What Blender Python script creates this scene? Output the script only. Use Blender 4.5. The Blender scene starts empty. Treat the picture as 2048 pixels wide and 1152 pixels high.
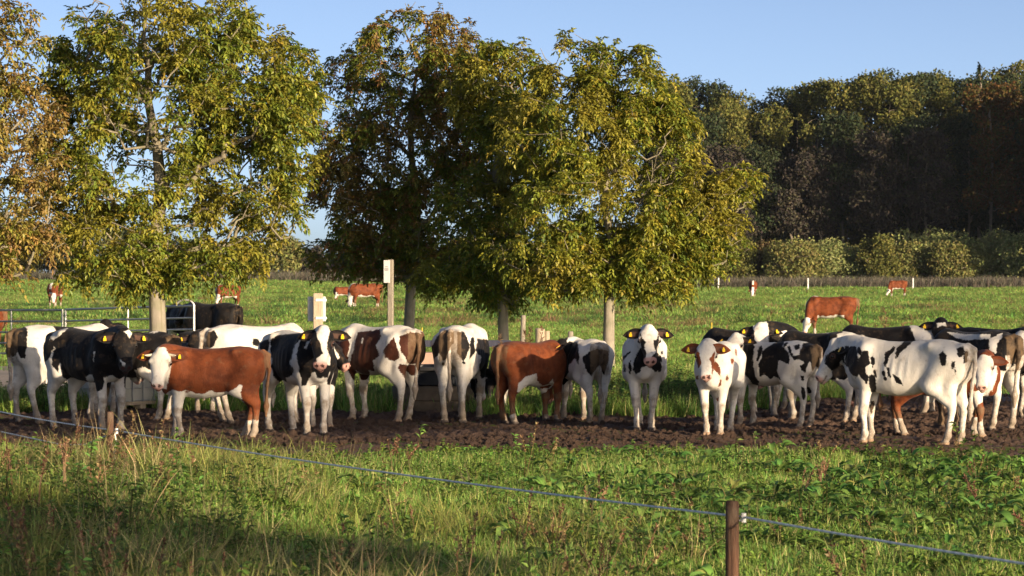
import bpy, math, random
import numpy as np
from mathutils import Vector

# ------------------------------------------------------------------ camera, light, exposure
SC = bpy.context.scene
COL = SC.collection
R = math.radians
CAM_H = 2.14
FPX = 5689.0            # focal length in pixels of a 2048 wide frame (100 mm on 36 mm)
HOR = 545.0             # horizon row in that frame
HAZE = 0.00003

cam_data = bpy.data.cameras.new('camera')
cam_data.lens = 100.0
cam_data.sensor_width = 36.0
cam_data.clip_start = 0.5
cam_data.clip_end = 9000.0
cam_data.dof.use_dof = True
cam_data.dof.focus_distance = 38.5
cam_data.dof.aperture_fstop = 9.0
cam = bpy.data.objects.new('camera', cam_data)
COL.objects.link(cam)
cam.location = (0, 0, CAM_H)
cam.rotation_euler = (R(90) - math.atan((576 - HOR) / FPX), 0, 0)
SC.camera = cam

SUN_EL, SUN_AZ = 10.5, 141.0          # azimuth clockwise from the view direction (+Y): behind, to the right
world = bpy.data.worlds.new('World')
SC.world = world
world.use_nodes = True
wn = world.node_tree.nodes
sky = wn.new('ShaderNodeTexSky')
sky.sky_type = 'NISHITA'
sky.sun_disc = False
sky.sun_elevation = R(SUN_EL)
sky.sun_rotation = R(SUN_AZ)
sky.altitude = 0.0
sky.air_density = 0.28
sky.dust_density = 0.9
sky.ozone_density = 0.15
bg = wn['Background']
bg.inputs['Strength'].default_value = 0.090
world.node_tree.links.new(sky.outputs[0], bg.inputs[0])

to_sun = Vector((math.sin(R(SUN_AZ)) * math.cos(R(SUN_EL)), math.cos(R(SUN_AZ)) * math.cos(R(SUN_EL)), math.sin(R(SUN_EL))))
sun_data = bpy.data.lights.new('sun', 'SUN')
sun_data.energy = 4.2
sun_data.angle = R(0.6)
sun_data.color = (1.0, 0.79, 0.54)
sun = bpy.data.objects.new('sun', sun_data)
COL.objects.link(sun)
sun.rotation_euler = to_sun.to_track_quat('Z', 'Y').to_euler()
sun.location = (30, -40, 30)

SC.view_settings.view_transform = 'Standard'
SC.view_settings.look = 'None'
SC.view_settings.exposure = 1.12
SC.view_settings.gamma = 1.0
SC.view_settings.use_curve_mapping = False

# ------------------------------------------------------------------ helpers
def px(x, d):
    """world X of a column of the photograph at distance d"""
    return (x - 1024.0) / FPX * d

def pz(y, d):
    return CAM_H - (y - HOR) / FPX * d

def tag(o, label=None, cat=None, group=None, kind=None):
    if label: o['label'] = label
    if cat: o['category'] = cat
    if group: o['group'] = group
    if kind: o['kind'] = kind
    return o

def empty(name, loc, label=None, cat=None, group=None, rz=0.0):
    o = bpy.data.objects.new(name, None)
    COL.objects.link(o)
    o.location = loc
    o.rotation_euler = (0, 0, rz)
    return tag(o, label, cat, group)

def mesh_np(name, v, quads=None, tris=None, smooth=True):
    """mesh from numpy arrays"""
    v = np.asarray(v, np.float32)
    me = bpy.data.meshes.new(name)
    me.vertices.add(len(v))
    me.vertices.foreach_set('co', v.ravel())
    idx, starts, tot = [], [], 0
    if quads is not None and len(quads):
        q = np.asarray(quads, np.int32)
        idx.append(q.ravel()); starts.append(np.arange(len(q)) * 4); tot = len(q) * 4
    if tris is not None and len(tris):
        t = np.asarray(tris, np.int32)
        idx.append(t.ravel()); starts.append(tot + np.arange(len(t)) * 3)
    idx = np.concatenate(idx).astype(np.int32)
    starts = np.concatenate(starts).astype(np.int32)
    me.loops.add(len(idx))
    me.loops.foreach_set('vertex_index', idx)
    me.polygons.add(len(starts))
    me.polygons.foreach_set('loop_start', starts)
    me.update(calc_edges=True)
    me.validate()
    if smooth:
        me.polygons.foreach_set('use_smooth', np.ones(len(me.polygons), bool))
    return me

def add_attr(me, name, arr):
    arr = np.asarray(arr, np.float32)
    if arr.ndim == 1:
        a = me.attributes.new(name, 'FLOAT', 'POINT')
        a.data.foreach_set('value', arr)
    else:
        a = me.attributes.new(name, 'FLOAT_COLOR', 'POINT')
        if arr.shape[1] == 3:
            arr = np.concatenate([arr, np.ones((len(arr), 1), np.float32)], 1)
        a.data.foreach_set('color', arr.ravel())

def link(name, me, mat, parent=None, loc=None):
    o = bpy.data.objects.new(name, me)
    COL.objects.link(o)
    if mat is not None and not me.materials:
        me.materials.append(mat)
    if parent is not None:
        o.parent = parent
    if loc is not None:
        o.location = loc
    return o

class MB:
    """collects boxes, tubes and lathes of one part"""
    def __init__(self):
        self.v, self.f = [], []
    def box(self, c, s, rz=0.0, bev=0.0, taper=1.0):
        x, y, z = (k * 0.5 for k in s)
        b = min(bev, x * .9, y * .9)
        ring = [(-x + b, -y), (x - b, -y), (x, -y + b), (x, y - b), (x - b, y), (-x + b, y), (-x, y - b), (-x, -y + b)] if b > 0 else [(-x, -y), (x, -y), (x, y), (-x, y)]
        n = len(ring); base = len(self.v)
        ca, sa = math.cos(rz), math.sin(rz)
        levels = [(-z, 1.0), (z, taper)] if b == 0 else [(-z, 1.0), (z - b, taper), (z, taper * (1 - b / max(x, y)))]
        for zz, k in levels:
            for (a, e) in ring:
                self.v.append((c[0] + (a * ca - e * sa) * k, c[1] + (a * sa + e * ca) * k, c[2] + zz))
        L = len(levels)
        for l in range(L - 1):
            for i in range(n):
                j = (i + 1) % n
                self.f.append((base + l * n + i, base + l * n + j, base + (l + 1) * n + j, base + (l + 1) * n + i))
        self.f.append(tuple(base + i for i in reversed(range(n))))
        self.f.append(tuple(base + (L - 1) * n + i for i in range(n)))
        return self
    def tube(self, pts, rad, n=8, cap=True):
        pts = [Vector(p) for p in pts]
        if not hasattr(rad, '__len__'): rad = [rad] * len(pts)
        base = len(self.v)
        up = Vector((0, 0, 1))
        for i, p in enumerate(pts):
            t = (pts[min(i + 1, len(pts) - 1)] - pts[max(i - 1, 0)]).normalized()
            a = t.cross(up if abs(t.z) < .95 else Vector((1, 0, 0))).normalized()
            b = t.cross(a)
            for k in range(n):
                an = 2 * math.pi * k / n
                self.v.append(tuple(p + (a * math.cos(an) + b * math.sin(an)) * rad[i]))
        for i in range(len(pts) - 1):
            for k in range(n):
                k2 = (k + 1) % n
                self.f.append((base + i * n + k, base + (i + 1) * n + k, base + (i + 1) * n + k2, base + i * n + k2))
        if cap:
            self.f.append(tuple(base + k for k in range(n)))
            self.f.append(tuple(base + (len(pts) - 1) * n + k for k in reversed(range(n))))
        return self
    def lathe(self, prof, n=32, c=(0, 0, 0)):
        base = len(self.v)
        for (r, z) in prof:
            for k in range(n):
                an = 2 * math.pi * k / n
                self.v.append((c[0] + r * math.cos(an), c[1] + r * math.sin(an), c[2] + z))
        for i in range(len(prof) - 1):
            for k in range(n):
                k2 = (k + 1) % n
                self.f.append((base + i * n + k, base + i * n + k2, base + (i + 1) * n + k2, base + (i + 1) * n + k))
        return self
    def poly(self, pts, thick):
        """flat outline (list of 3-D points) given thickness along vector thick"""
        n = len(pts); base = len(self.v); th = Vector(thick)
        for p in pts: self.v.append(tuple(Vector(p) - th * .5))
        for p in pts: self.v.append(tuple(Vector(p) + th * .5))
        self.f.append(tuple(base + i for i in range(n)))
        self.f.append(tuple(base + n + i for i in reversed(range(n))))
        for i in range(n):
            j = (i + 1) % n
            self.f.append((base + i, base + n + i, base + n + j, base + j))
        return self
    def build(self, name, mat, parent=None, smooth=False, loc=None):
        me = bpy.data.meshes.new(name)
        me.from_pydata(self.v, [], self.f)
        if smooth:
            me.polygons.foreach_set('use_smooth', np.ones(len(me.polygons), bool))
            me.set_sharp_from_angle(angle=R(40))
        return link(name, me, mat, parent, loc)

def _hash(ix, iy, iz, seed):
    h = (ix.astype(np.int64) * 374761393 + iy.astype(np.int64) * 668265263 + iz.astype(np.int64) * 2147483647 + seed * 1274126177) & 0xFFFFFFFF
    h = ((h ^ (h >> 13)) * 1274126177) & 0xFFFFFFFF
    h = h ^ (h >> 16)
    return (h & 0xFFFF).astype(np.float32) / 65535.0

def vnoise(x, y, seed=0):
    """2-D value noise 0..1"""
    x = np.asarray(x, np.float64); y = np.asarray(y, np.float64)
    ix, iy = np.floor(x), np.floor(y)
    fx, fy = x - ix, y - iy
    fx = fx * fx * (3 - 2 * fx); fy = fy * fy * (3 - 2 * fy)
    z = np.zeros_like(ix)
    a = _hash(ix, iy, z, seed); b = _hash(ix + 1, iy, z, seed)
    c = _hash(ix, iy + 1, z, seed); d = _hash(ix + 1, iy + 1, z, seed)
    return (a + (b - a) * fx) * (1 - fy) + (c + (d - c) * fx) * fy

def fbm(x, y, seed=0, octs=3):
    s, a, t = 0, .5, 0
    for o in range(octs):
        s = s + a * vnoise(x * 2 ** o, y * 2 ** o, seed + o * 17); t += a; a *= .5
    return s / t

def smooth01(t):
    t = np.clip(t, 0, 1)
    return t * t * (3 - 2 * t)

# ------------------------------------------------------------------ materials
def new_mat(name):
    m = bpy.data.materials.new(name)
    m.use_nodes = True
    nt = m.node_tree
    p = nt.nodes['Principled BSDF']
    return m, nt, p

def N(nt, kind, **kw):
    n = nt.nodes.new(kind)
    for k, v in kw.items():
        if k.startswith('i_'):
            n.inputs[k[2:].replace('_', ' ')].default_value = v
        else:
            setattr(n, k, v)
    return n

def mixc(nt, fac, a, b):
    m = nt.nodes.new('ShaderNodeMix'); m.data_type = 'RGBA'
    for s, v in ((0, fac), (6, a), (7, b)):
        if hasattr(v, 'is_output'): nt.links.new(v, m.inputs[s])
        else: m.inputs[s].default_value = v if s == 0 else (*v, 1.0)[:4]
    return m.outputs[2]

def math_n(nt, op, a, b=None, c=None):
    m = nt.nodes.new('ShaderNodeMath'); m.operation = op
    for i, v in enumerate((a, b, c)):
        if v is None: continue
        if hasattr(v, 'is_output'): nt.links.new(v, m.inputs[i])
        else: m.inputs[i].default_value = v
    return m.outputs[0]

def noise_n(nt, scale, detail=3.0, vec=None, rough=.55):
    n = nt.nodes.new('ShaderNodeTexNoise')
    n.inputs['Scale'].default_value = scale; n.inputs['Detail'].default_value = detail; n.inputs['Roughness'].default_value = rough
    if vec is not None: nt.links.new(vec, n.inputs['Vector'])
    return n.outputs['Fac']

def ramp_n(nt, fac, stops):
    r = nt.nodes.new('ShaderNodeValToRGB')
    e = r.color_ramp.elements
    while len(e) < len(stops): e.new(0.5)
    for k, (p, c) in enumerate(stops):
        e[k].position = p; e[k].color = (*c, 1.0)
    nt.links.new(fac, r.inputs[0])
    return r.outputs[0]

def map01(nt, v, lo, hi):
    m = nt.nodes.new('ShaderNodeMapRange'); m.clamp = True
    nt.links.new(v, m.inputs[0]); m.inputs[1].default_value = lo; m.inputs[2].default_value = hi
    return m.outputs[0]

def coords(nt, which='Object', scale=None):
    c = nt.nodes.new('ShaderNodeTexCoord').outputs[which]
    if scale:
        m = nt.nodes.new('ShaderNodeMapping'); m.inputs['Scale'].default_value = scale
        nt.links.new(c, m.inputs[0]); return m.outputs[0]
    return c

def bump(nt, p, height, strength, dist):
    b = nt.nodes.new('ShaderNodeBump'); b.inputs['Strength'].default_value = strength; b.inputs['Distance'].default_value = dist
    nt.links.new(height, b.inputs['Height']); nt.links.new(b.outputs[0], p.inputs['Normal'])

def simple_mat(name, c1, c2, scale=8.0, rough=.7, metal=0.0, bmp=.2, bdist=.01, stretch=None, spec=.3):
    m, nt, p = new_mat(name)
    co = coords(nt, 'Object', stretch)
    n = noise_n(nt, scale, 5.0, co)
    nt.links.new(mixc(nt, map01(nt, n, .3, .7), c1, c2), p.inputs['Base Color'])
    p.inputs['Roughness'].default_value = rough; p.inputs['Metallic'].default_value = metal
    p.inputs['Specular IOR Level'].default_value = spec
    if bmp: bump(nt, p, noise_n(nt, scale * 3, 4.0, co), bmp, bdist)
    return m

def coat_mat(name, dark, dark2):
    """short hair: 'coat' is the signed distance to the dark patches, 'tint' holds skin, hoof and horn colours"""
    m, nt, p = new_mat(name)
    co = coords(nt, 'Object')
    a = N(nt, 'ShaderNodeAttribute', attribute_name='coat').outputs['Fac']
    n1 = noise_n(nt, 16.0, 4.0, co); n2 = noise_n(nt, 70.0, 2.0, co)
    d = math_n(nt, 'ADD', a, math_n(nt, 'MULTIPLY', math_n(nt, 'SUBTRACT', n1, .5), .055))
    d = math_n(nt, 'ADD', d, math_n(nt, 'MULTIPLY', math_n(nt, 'SUBTRACT', n2, .5), .03))
    fac = map01(nt, d, -.004, .006)
    g = noise_n(nt, 5.0, 4.0, co)
    dk = mixc(nt, map01(nt, math_n(nt, 'ADD', math_n(nt, 'MULTIPLY', g, .5), math_n(nt, 'MULTIPLY', noise_n(nt, 8.0, 5.0, co, .65), .5)), .44, .58), dark, dark2)
    wt = mixc(nt, map01(nt, g, .35, .75), (.68, .645, .59), (.55, .505, .435))
    col = mixc(nt, fac, dk, wt)
    # dried mud on the lower legs, belly and around the tail ('dirt' painted per vertex, broken up by noise)
    da = N(nt, 'ShaderNodeAttribute', attribute_name='dirt').outputs['Fac']
    dn = noise_n(nt, 11.0, 5.0, co, .65)
    df = map01(nt, math_n(nt, 'ADD', math_n(nt, 'MULTIPLY', da, .6), math_n(nt, 'SUBTRACT', dn, .5)), .06, .40)
    df = math_n(nt, 'MULTIPLY', df, .75)
    col = mixc(nt, df, col, (.16, .105, .06))
    t = N(nt, 'ShaderNodeAttribute', attribute_name='tint')
    col = mixc(nt, t.outputs['Alpha'], col, t.outputs['Color'])
    nt.links.new(col, p.inputs['Base Color'])
    p.inputs['Roughness'].default_value = .62
    p.inputs['Specular IOR Level'].default_value = .12
    p.inputs['Sheen Weight'].default_value = .03
    p.inputs['Sheen Roughness'].default_value = .5
    hs = nt.nodes.new('ShaderNodeMapping'); hs.inputs['Scale'].default_value = (1.0, 1.0, .35)
    nt.links.new(co, hs.inputs[0])
    h = math_n(nt, 'ADD', noise_n(nt, 60.0, 3.0, hs.outputs[0]), math_n(nt, 'MULTIPLY', noise_n(nt, 9.0, 3.0, co), .9))
    bump(nt, p, h, .45, .012)
    return m
# ------------------------------------------------------------------ cattle
def smin(a, b, k):
    h = np.maximum(k - np.abs(a - b), 0) / k
    return np.minimum(a, b) - h * h * k * .25

def surface_net(D, org, h):
    nx, ny, nz = D.shape
    ins = D < 0
    c = [ins[i:nx - 1 + i, j:ny - 1 + j, k:nz - 1 + k] for i in (0, 1) for j in (0, 1) for k in (0, 1)]
    s = sum(x.astype(np.int8) for x in c)
    act = np.argwhere((s > 0) & (s < 8))
    offs = np.array([(i, j, k) for i in (0, 1) for j in (0, 1) for k in (0, 1)])
    vals = np.stack([D[act[:, 0] + o[0], act[:, 1] + o[1], act[:, 2] + o[2]] for o in offs], 1)
    acc = np.zeros((len(act), 3)); cnt = np.zeros(len(act))
    for a in range(8):
        for b in range(a + 1, 8):
            if np.abs(offs[a] - offs[b]).sum() != 1: continue
            va, vb = vals[:, a], vals[:, b]
            cr = (va < 0) != (vb < 0)
            t = np.where(cr, va / np.where(cr, va - vb, 1), 0)
            p = offs[a] + t[:, None] * (offs[b] - offs[a])
            acc += np.where(cr[:, None], p, 0); cnt += cr
    V = (act + acc / cnt[:, None]) * h + org
    ids = -np.ones((nx - 1, ny - 1, nz - 1), np.int32)
    ids[act[:, 0], act[:, 1], act[:, 2]] = np.arange(len(act))
    Q = []
    for ax in range(3):
        sl0 = [slice(None)] * 3; sl1 = [slice(None)] * 3
        sl0[ax] = slice(0, -1); sl1[ax] = slice(1, None)
        e = np.argwhere(ins[tuple(sl0)] != ins[tuple(sl1)])
        u, w = [(1, 2), (2, 0), (0, 1)][ax]
        ok = (e[:, u] > 0) & (e[:, w] > 0) & (e[:, u] < D.shape[u] - 1) & (e[:, w] < D.shape[w] - 1)
        e = e[ok]
        def cell(du, dw):
            q = e.copy(); q[:, u] += du; q[:, w] += dw
            return ids[q[:, 0], q[:, 1], q[:, 2]]
        q = np.stack([cell(-1, -1), cell(0, -1), cell(0, 0), cell(-1, 0)], 1)
        fl = ~ins[e[:, 0], e[:, 1], e[:, 2]]
        q[fl] = q[fl][:, ::-1]
        Q.append(q)
    Q = np.concatenate(Q)
    return V, Q[(Q >= 0).all(1)]

class Field:
    def __init__(self, lo, hi, h):
        self.h = h; self.lo = np.array(lo, float)
        self.n = np.ceil((np.array(hi) - self.lo) / h).astype(int) + 1
        self.D = np.full(self.n, 1.0, np.float32)
        self.ax = [self.lo[i] + np.arange(self.n[i]) * h for i in range(3)]
    def sub(self, lo, hi):
        i0 = np.clip(((np.array(lo) - self.lo) / self.h).astype(int) - 1, 0, self.n - 1)
        i1 = np.clip(((np.array(hi) - self.lo) / self.h).astype(int) + 2, 1, self.n)
        sl = tuple(slice(a, b) for a, b in zip(i0, i1))
        g = np.meshgrid(*[self.ax[k][sl[k]].astype(np.float32) for k in range(3)], indexing='ij')
        return sl, g
    def cone(self, a, b, ra, rb, k=.04, ratio=(1, 1), nrm=None, cut=False):
        """tapered limb segment; ratio narrows it along the direction nrm"""
        a, b = np.array(a, float), np.array(b, float)
        m = max(ra, rb) + k + .03
        sl, (X, Y, Z) = self.sub(np.minimum(a, b) - m, np.maximum(a, b) + m)
        if X.size == 0: return
        ba = b - a; L2 = max((ba ** 2).sum(), 1e-9)
        px_, py_, pz_ = X - a[0], Y - a[1], Z - a[2]
        t = np.clip((px_ * ba[0] + py_ * ba[1] + pz_ * ba[2]) / L2, 0, 1)
        qx, qy, qz = px_ - t * ba[0], py_ - t * ba[1], pz_ - t * ba[2]
        q2 = qx * qx + qy * qy + qz * qz
        if nrm is not None:
            kn = ratio[0] + (ratio[1] - ratio[0]) * t
            qn = qx * nrm[0] + qy * nrm[1] + qz * nrm[2]
            q2 = q2 + qn * qn * (1 / (kn * kn) - 1)
            d = np.sqrt(np.maximum(q2, 0)) - (ra + (rb - ra) * t)
            d = d * (.5 + .5 * kn)
        else:
            d = np.sqrt(q2) - (ra + (rb - ra) * t)
        if cut: self.D[sl] = np.maximum(self.D[sl], -d)
        else: self.D[sl] = smin(self.D[sl], d, k)
    def ball(self, c, r, k=.03, cut=False):
        self.cone(c, np.array(c) + 1e-4, r, r, k, cut=cut)

TX = np.array([-.80, -.76, -.68, -.55, -.40, -.25, -.10, .10, .25, .40, .52, .62, .70, .76])
TT = np.array([1.17, 1.23, 1.29, 1.335, 1.352, 1.338, 1.322, 1.312, 1.318, 1.345, 1.35, 1.30, 1.20, 1.06])
TB = np.array([1.10, .98, .86, .79, .75, .685, .645, .62, .625, .65, .68, .72, .78, .92])
TW = np.array([.04, .115, .17, .212, .238, .252, .272, .282, .266, .240, .215, .185, .14, .05])
TR = np.array([.30, .30, .28, .22, .12, .02, .10, .18, .20, .20, .16, .08, .0, .0])   # narrower towards the spine

HT = np.array([-.03, .0, .04, .10, .16, .22, .30, .37, .42, .46, .487])
HU = np.array([-.06, -.005, .022, .03, .026, .012, -.002, -.008, -.006, -.022, -.06])
HB = np.array([-.09, -.13, -.175, -.212, -.215, -.192, -.155, -.137, -.132, -.125, -.085])
HW = np.array([.045, .092, .116, .127, .125, .104, .081, .074, .081, .076, .035])

def poly_sd(P, poly):
    """signed distance (negative inside) of 2-D points to a polygon"""
    poly = np.asarray(poly, float); n = len(poly)
    d = np.full(len(P), 1e18); ins = np.zeros(len(P), bool)
    for i in range(n):
        a, b = poly[i], poly[(i + 1) % n]
        e = b - a; w = P - a
        t = np.clip((w @ e) / max(e @ e, 1e-9), 0, 1)
        q = w - t[:, None] * e
        d = np.minimum(d, (q ** 2).sum(1))
        c = (a[1] > P[:, 1]) != (b[1] > P[:, 1])
        xs = a[0] + (P[:, 1] - a[1]) / (b[1] - a[1] if b[1] != a[1] else 1e-9) * e[0]
        ins ^= c & (P[:, 0] < xs)
    d = np.sqrt(d)
    return np.where(ins, -d, d)

MATS = {}
def cow_materials():
    MATS['black'] = coat_mat('black_and_white_hair', (.0065, .0062, .0072), (.011, .009, .0085))
    MATS['brown'] = coat_mat('dark_red_and_white_hair', (.060, .019, .011), (.038, .013, .008))
    MATS['red'] = coat_mat('chestnut_and_white_hair', (.175, .048, .017), (.100, .026, .010))
    m, nt, p = new_mat('eye_wet'); p.inputs['Base Color'].default_value = (.006, .004, .004, 1); p.inputs['Roughness'].default_value = .12
    MATS['eye'] = m
    m, nt, p = new_mat('tag_plastic')
    nt.links.new(mixc(nt, map01(nt, noise_n(nt, 30.0, 3.0, coords(nt)), .4, .7), (.86, .56, .02), (.70, .42, .02)), p.inputs['Base Color'])
    p.inputs['Roughness'].default_value = .4
    MATS['tag'] = m
    MATS['horn'] = simple_mat('horn', (.70, .62, .48), (.5, .42, .30), 20.0, .5)

def build_cow(c):
    """c: dict - xc,d (photo column and distance of the trunk's middle), th heading in degrees (0 = to the right, 90 = away),
    s size, poll=(column,row) of the top of the head, phi,pitch of the face, coat patches"""
    rng = np.random.default_rng(c.get('seed', 1))
    s, th, d = c.get('s', 1.0), R(c['th']), c['d']
    L = c.get('L', 1.0); beef = c.get('beef', 0.0)
    X0 = px(c['xc'], d); Z0 = c.get('z0', 0.0)
    ct, st = math.cos(th), math.sin(th)
    Rm = np.array([[ct, -st, 0], [st, ct, 0], [0, 0, 1]])
    def to_world(P): return (np.asarray(P) * s) @ Rm.T + np.array([X0, d, Z0])
    def to_local(W): return ((np.asarray(W) - np.array([X0, d, Z0])) @ Rm) / s
    # ---- head pose
    B0 = np.array([.50 * L, 0, 1.085 - .03 * beef])
    bw = to_world(B0)
    pu, pv = c['poll']
    dirv = np.array([(pu - 1024) / FPX, 1.0, -(pv - HOR) / FPX]); camp = np.array([0, 0, CAM_H])
    reach = c.get('reach', .62) * s
    t0 = ((bw - camp) @ dirv) / (dirv @ dirv)
    miss = np.linalg.norm(camp + dirv * t0 - bw)
    dt = math.sqrt(max(reach ** 2 - miss ** 2, 0.0)) / np.linalg.norm(dirv)
    poll = to_local(camp + dirv * (t0 + (dt if st > 0.25 else -dt) * c.get('dsign', 1)))
    phi = R(c['phi']) - th; pit = R(c.get('pitch', 55))
    u = np.array([math.cos(phi), math.sin(phi), 0]); zz = np.array([0, 0, 1.0])
    ex = u * math.cos(pit) - zz * math.sin(pit); ez = u * math.sin(pit) + zz * math.cos(pit)
    ey = np.cross(ez, ex)
    ro = R(c.get('roll', 0)); ey, ez = ey * math.cos(ro) + ez * math.sin(ro), ez * math.cos(ro) - ey * math.sin(ro)
    hs = c.get('hs', 1.05)
    def H(t, y, z): return poll + (ex * t + ey * y + ez * z) * hs
    # ---- field
    nose = H(.5, 0, -.08); back = H(-.1, 0, -.1)
    lo = np.minimum.reduce([np.array([-.95 * L, -.40, -.03]), nose - .16, back - .16])
    hi = np.maximum.reduce([np.array([.86 * L, .40, 1.45]), nose + .16, back + .16])
    lo[2] = -.03
    F = Field(lo, hi, c.get('vox', .0155) / s)
    # trunk
    wk = 1 + .13 * beef
    sl, (X, Y, Z) = F.sub((-.86 * L, -.40, .50), (.82 * L, .40, 1.45))
    xx = X[:, 0, 0] / L
    top = np.interp(xx, TX, TT); bot = np.interp(xx, TX, TB) + .02 - .05 * beef - c.get('belly', 0.0) * np.exp(-((xx + .02) / .33) ** 2)
    wid = np.interp(xx, TX, TW) * wk; ro_ = np.interp(xx, TX, TR)
    zc = ((top + bot) / 2)[:, None, None]; b_ = np.maximum((top - bot) / 2, .02)[:, None, None]
    zr = (Z - zc) / b_
    a_ = wid[:, None, None] * (1 - ro_[:, None, None] * np.clip(zr, -.4, 1)) 
    lean = 1 - .75 * beef
    a_ = a_ - lean * (.040 * np.exp(-((X + .20 * L) / .11) ** 2 - ((Z - 1.17) / .085) ** 2) + .022 * np.exp(-((X - .27 * L) / .07) ** 2 - ((Z - .95) / .2) ** 2)
        + .020 * np.exp(-((X + .50 * L) / .09) ** 2 - ((Z - 1.2) / .06) ** 2)) + lean * .005 * np.sin(X * 62 + Z * 8) * np.exp(-((X - .04) / .2) ** 2 - ((Z - .98) / .16) ** 2)
    q = (np.abs(Y / a_) ** 2.5 + np.abs(zr) ** 2.5) ** .4
    dd = (q - 1) * np.minimum(a_, b_)
    dd = np.maximum(dd, np.maximum(-.80 * L - X, X - .76 * L))
    F.D[sl] = np.minimum(F.D[sl], dd)
    for sd in (1, -1):
        F.cone((-.35 * L, .205 * sd * wk, 1.262), (-.40 * L, .18 * sd * wk, 1.23), .042, .05, .10)      # hook bone
        F.cone((-.70 * L, .10 * sd, 1.20), (-.66 * L, .115 * sd, .92), .085, .10, .07)                  # pin and buttock
        F.cone((.46 * L, .145 * sd * wk, 1.19), (.55 * L, .15 * sd * wk, .93), .105, .115, .07)         # shoulder
    legs = c.get('legs', [(0, 0)] * 4)      # LF RF LH RH foot offsets
    fat = 1 + .16 * beef
    feet = []
    for k, (fr, sd) in enumerate(((1, 1), (1, -1), (0, 1), (0, -1))):
        ox, oy = legs[k]
        if fr:
            x0 = .47 * L
            el = (x0 - .02, .155 * sd, .80); kn = (x0 + .03 + ox * .55, .135 * sd + oy * .5, .415)
            fe = (x0 + .01 + ox, .13 * sd + oy, .135); ft = (x0 + .03 + ox, .13 * sd + oy, .06)
            F.cone((x0 - .03, .15 * sd, .98), el, .13 * fat, .105 * fat, .06)
            F.cone(el, kn, .088 * fat, .053 * fat, .05)
            F.cone((kn[0] + .004, kn[1], kn[2] + .03), (kn[0] + .004, kn[1], kn[2] - .045), .057 * fat, .05 * fat, .02)
            F.cone(kn, fe, .040 * fat, .036 * fat, .025)
        else:
            x0 = -.56 * L
            sti = (-.36 * L + ox * .25, .185 * sd, .77); ho = (x0 - .055 + ox * .6, .145 * sd + oy * .5, .475)
            fe = (x0 + ox, .14 * sd + oy, .135); ft = (x0 + .035 + ox, .14 * sd + oy, .06)
            F.cone((-.52 * L, .13 * sd, 1.08), sti, .19 * fat, .125 * fat, .08)
            F.cone((-.62 * L, .115 * sd, .98), (-.55 * L + ox * .3, .145 * sd, .70), .125 * fat, .085 * fat, .06)
            F.cone(sti, (ho[0] + .03, ho[1], ho[2] + .05), .105 * fat, .058 * fat, .06)
            F.cone((-.58 * L + ox * .3, .145 * sd, .72), (ho[0] - .01, ho[1], ho[2] + .06), .075 * fat, .038 * fat, .05)
            F.cone((ho[0] + .01, ho[1], ho[2] + .05), (ho[0] + .012, ho[1], ho[2] - .04), .056 * fat, .046 * fat, .02)
            F.cone(ho, fe, .044 * fat, .038 * fat, .025)
        F.ball(fe, .046 * fat, .025)
        F.cone(fe, ft, .042 * fat, .044 * fat, .02)
        for tdy in (.024, -.024):
            F.cone((ft[0] - .012, ft[1] + tdy, .035), (ft[0] + .05, ft[1] + tdy * 1.1, .026), .036 * fat, .024 * fat, .008)
        feet.append(ft)
    if c.get('udder', 0):
        F.ball((-.33 * L, 0, .70 - .03 * c['udder']), .12 * c['udder'], .08)
        for sd in (1, -1):
            F.cone((-.30 * L, .05 * sd, .62), (-.30 * L, .055 * sd, .55), .02, .014, .02)
    # neck: bends from the withers to the back of the head
    hb = H(.035, 0, -.10)
    cc = B0 + np.array([.20 * L, 0, .04]); mid = poll + (hb - poll) * 1.0
    ctrl = cc * .5 + (hb - ex * .16 * hs) * .5 if c.get('bend') is None else np.array(c['bend'])
    npt = 7; prev = None
    for i in range(npt):
        t = i / (npt - 1)
        p_ = (1 - t) ** 2 * B0 + 2 * t * (1 - t) * ctrl + t * t * hb
        r_ = (.255 - .135 * t ** .8) * (1 + .08 * beef * (1 - t * .4)); ra_ = .60 + .14 * t
        if prev is not None:
            ax = p_ - prev[0]; ax /= max(np.linalg.norm(ax), 1e-6)
            n_ = np.cross(ax, zz); nl = np.linalg.norm(n_)
            n_ = n_ / nl if nl > .15 else np.array([0, 1.0, 0])
            F.cone(prev[0], p_, prev[1], r_, .05, (prev[2], ra_), n_)
        prev = (p_, r_, ra_)
    # brisket and dewlap
    th_ = H(.12, 0, -.20)
    bris = np.array([.63 * L, 0, .80 - .05 * beef])
    F.cone((.50 * L, 0, .80), bris, .13 * wk, .085 * wk, .07)
    F.cone(bris, bris * .45 + th_ * .55 + np.array([.0, 0, -.03]), .06, .035, .09)
    F.cone(bris * .45 + th_ * .55 + np.array([.0, 0, -.03]), th_, .035, .03, .06)
    # head
    corners = np.array([H(t, y, z) for t in (-.06, .52) for y in (-.15, .15) for z in (-.25, .06)])
    sl, (X, Y, Z) = F.sub(corners.min(0), corners.max(0))
    P = np.stack([X - poll[0], Y - poll[1], Z - poll[2]], -1) / hs
    t, y, z = P @ ex, P @ ey, P @ ez
    up = np.interp(t, HT, HU); bo = np.interp(t, HT, HB); hw = np.interp(t, HT, HW)
    zc = (up + bo) / 2; b_ = (up - bo) / 2
    zr = (z - zc) / b_
    jaw = np.interp(t, [0, .1, .2, .3, .5], [.10, .16, .22, .18, .06])
    a_ = hw * (1 + jaw * np.clip(zr, -1, .6))
    q = (np.abs(y / a_) ** 2.4 + np.abs(zr) ** 2.4) ** (1 / 2.4)
    dd = (q - 1) * np.minimum(a_, b_)
    ov = np.maximum(np.maximum(-.03 - t, t - .487), 0)
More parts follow.
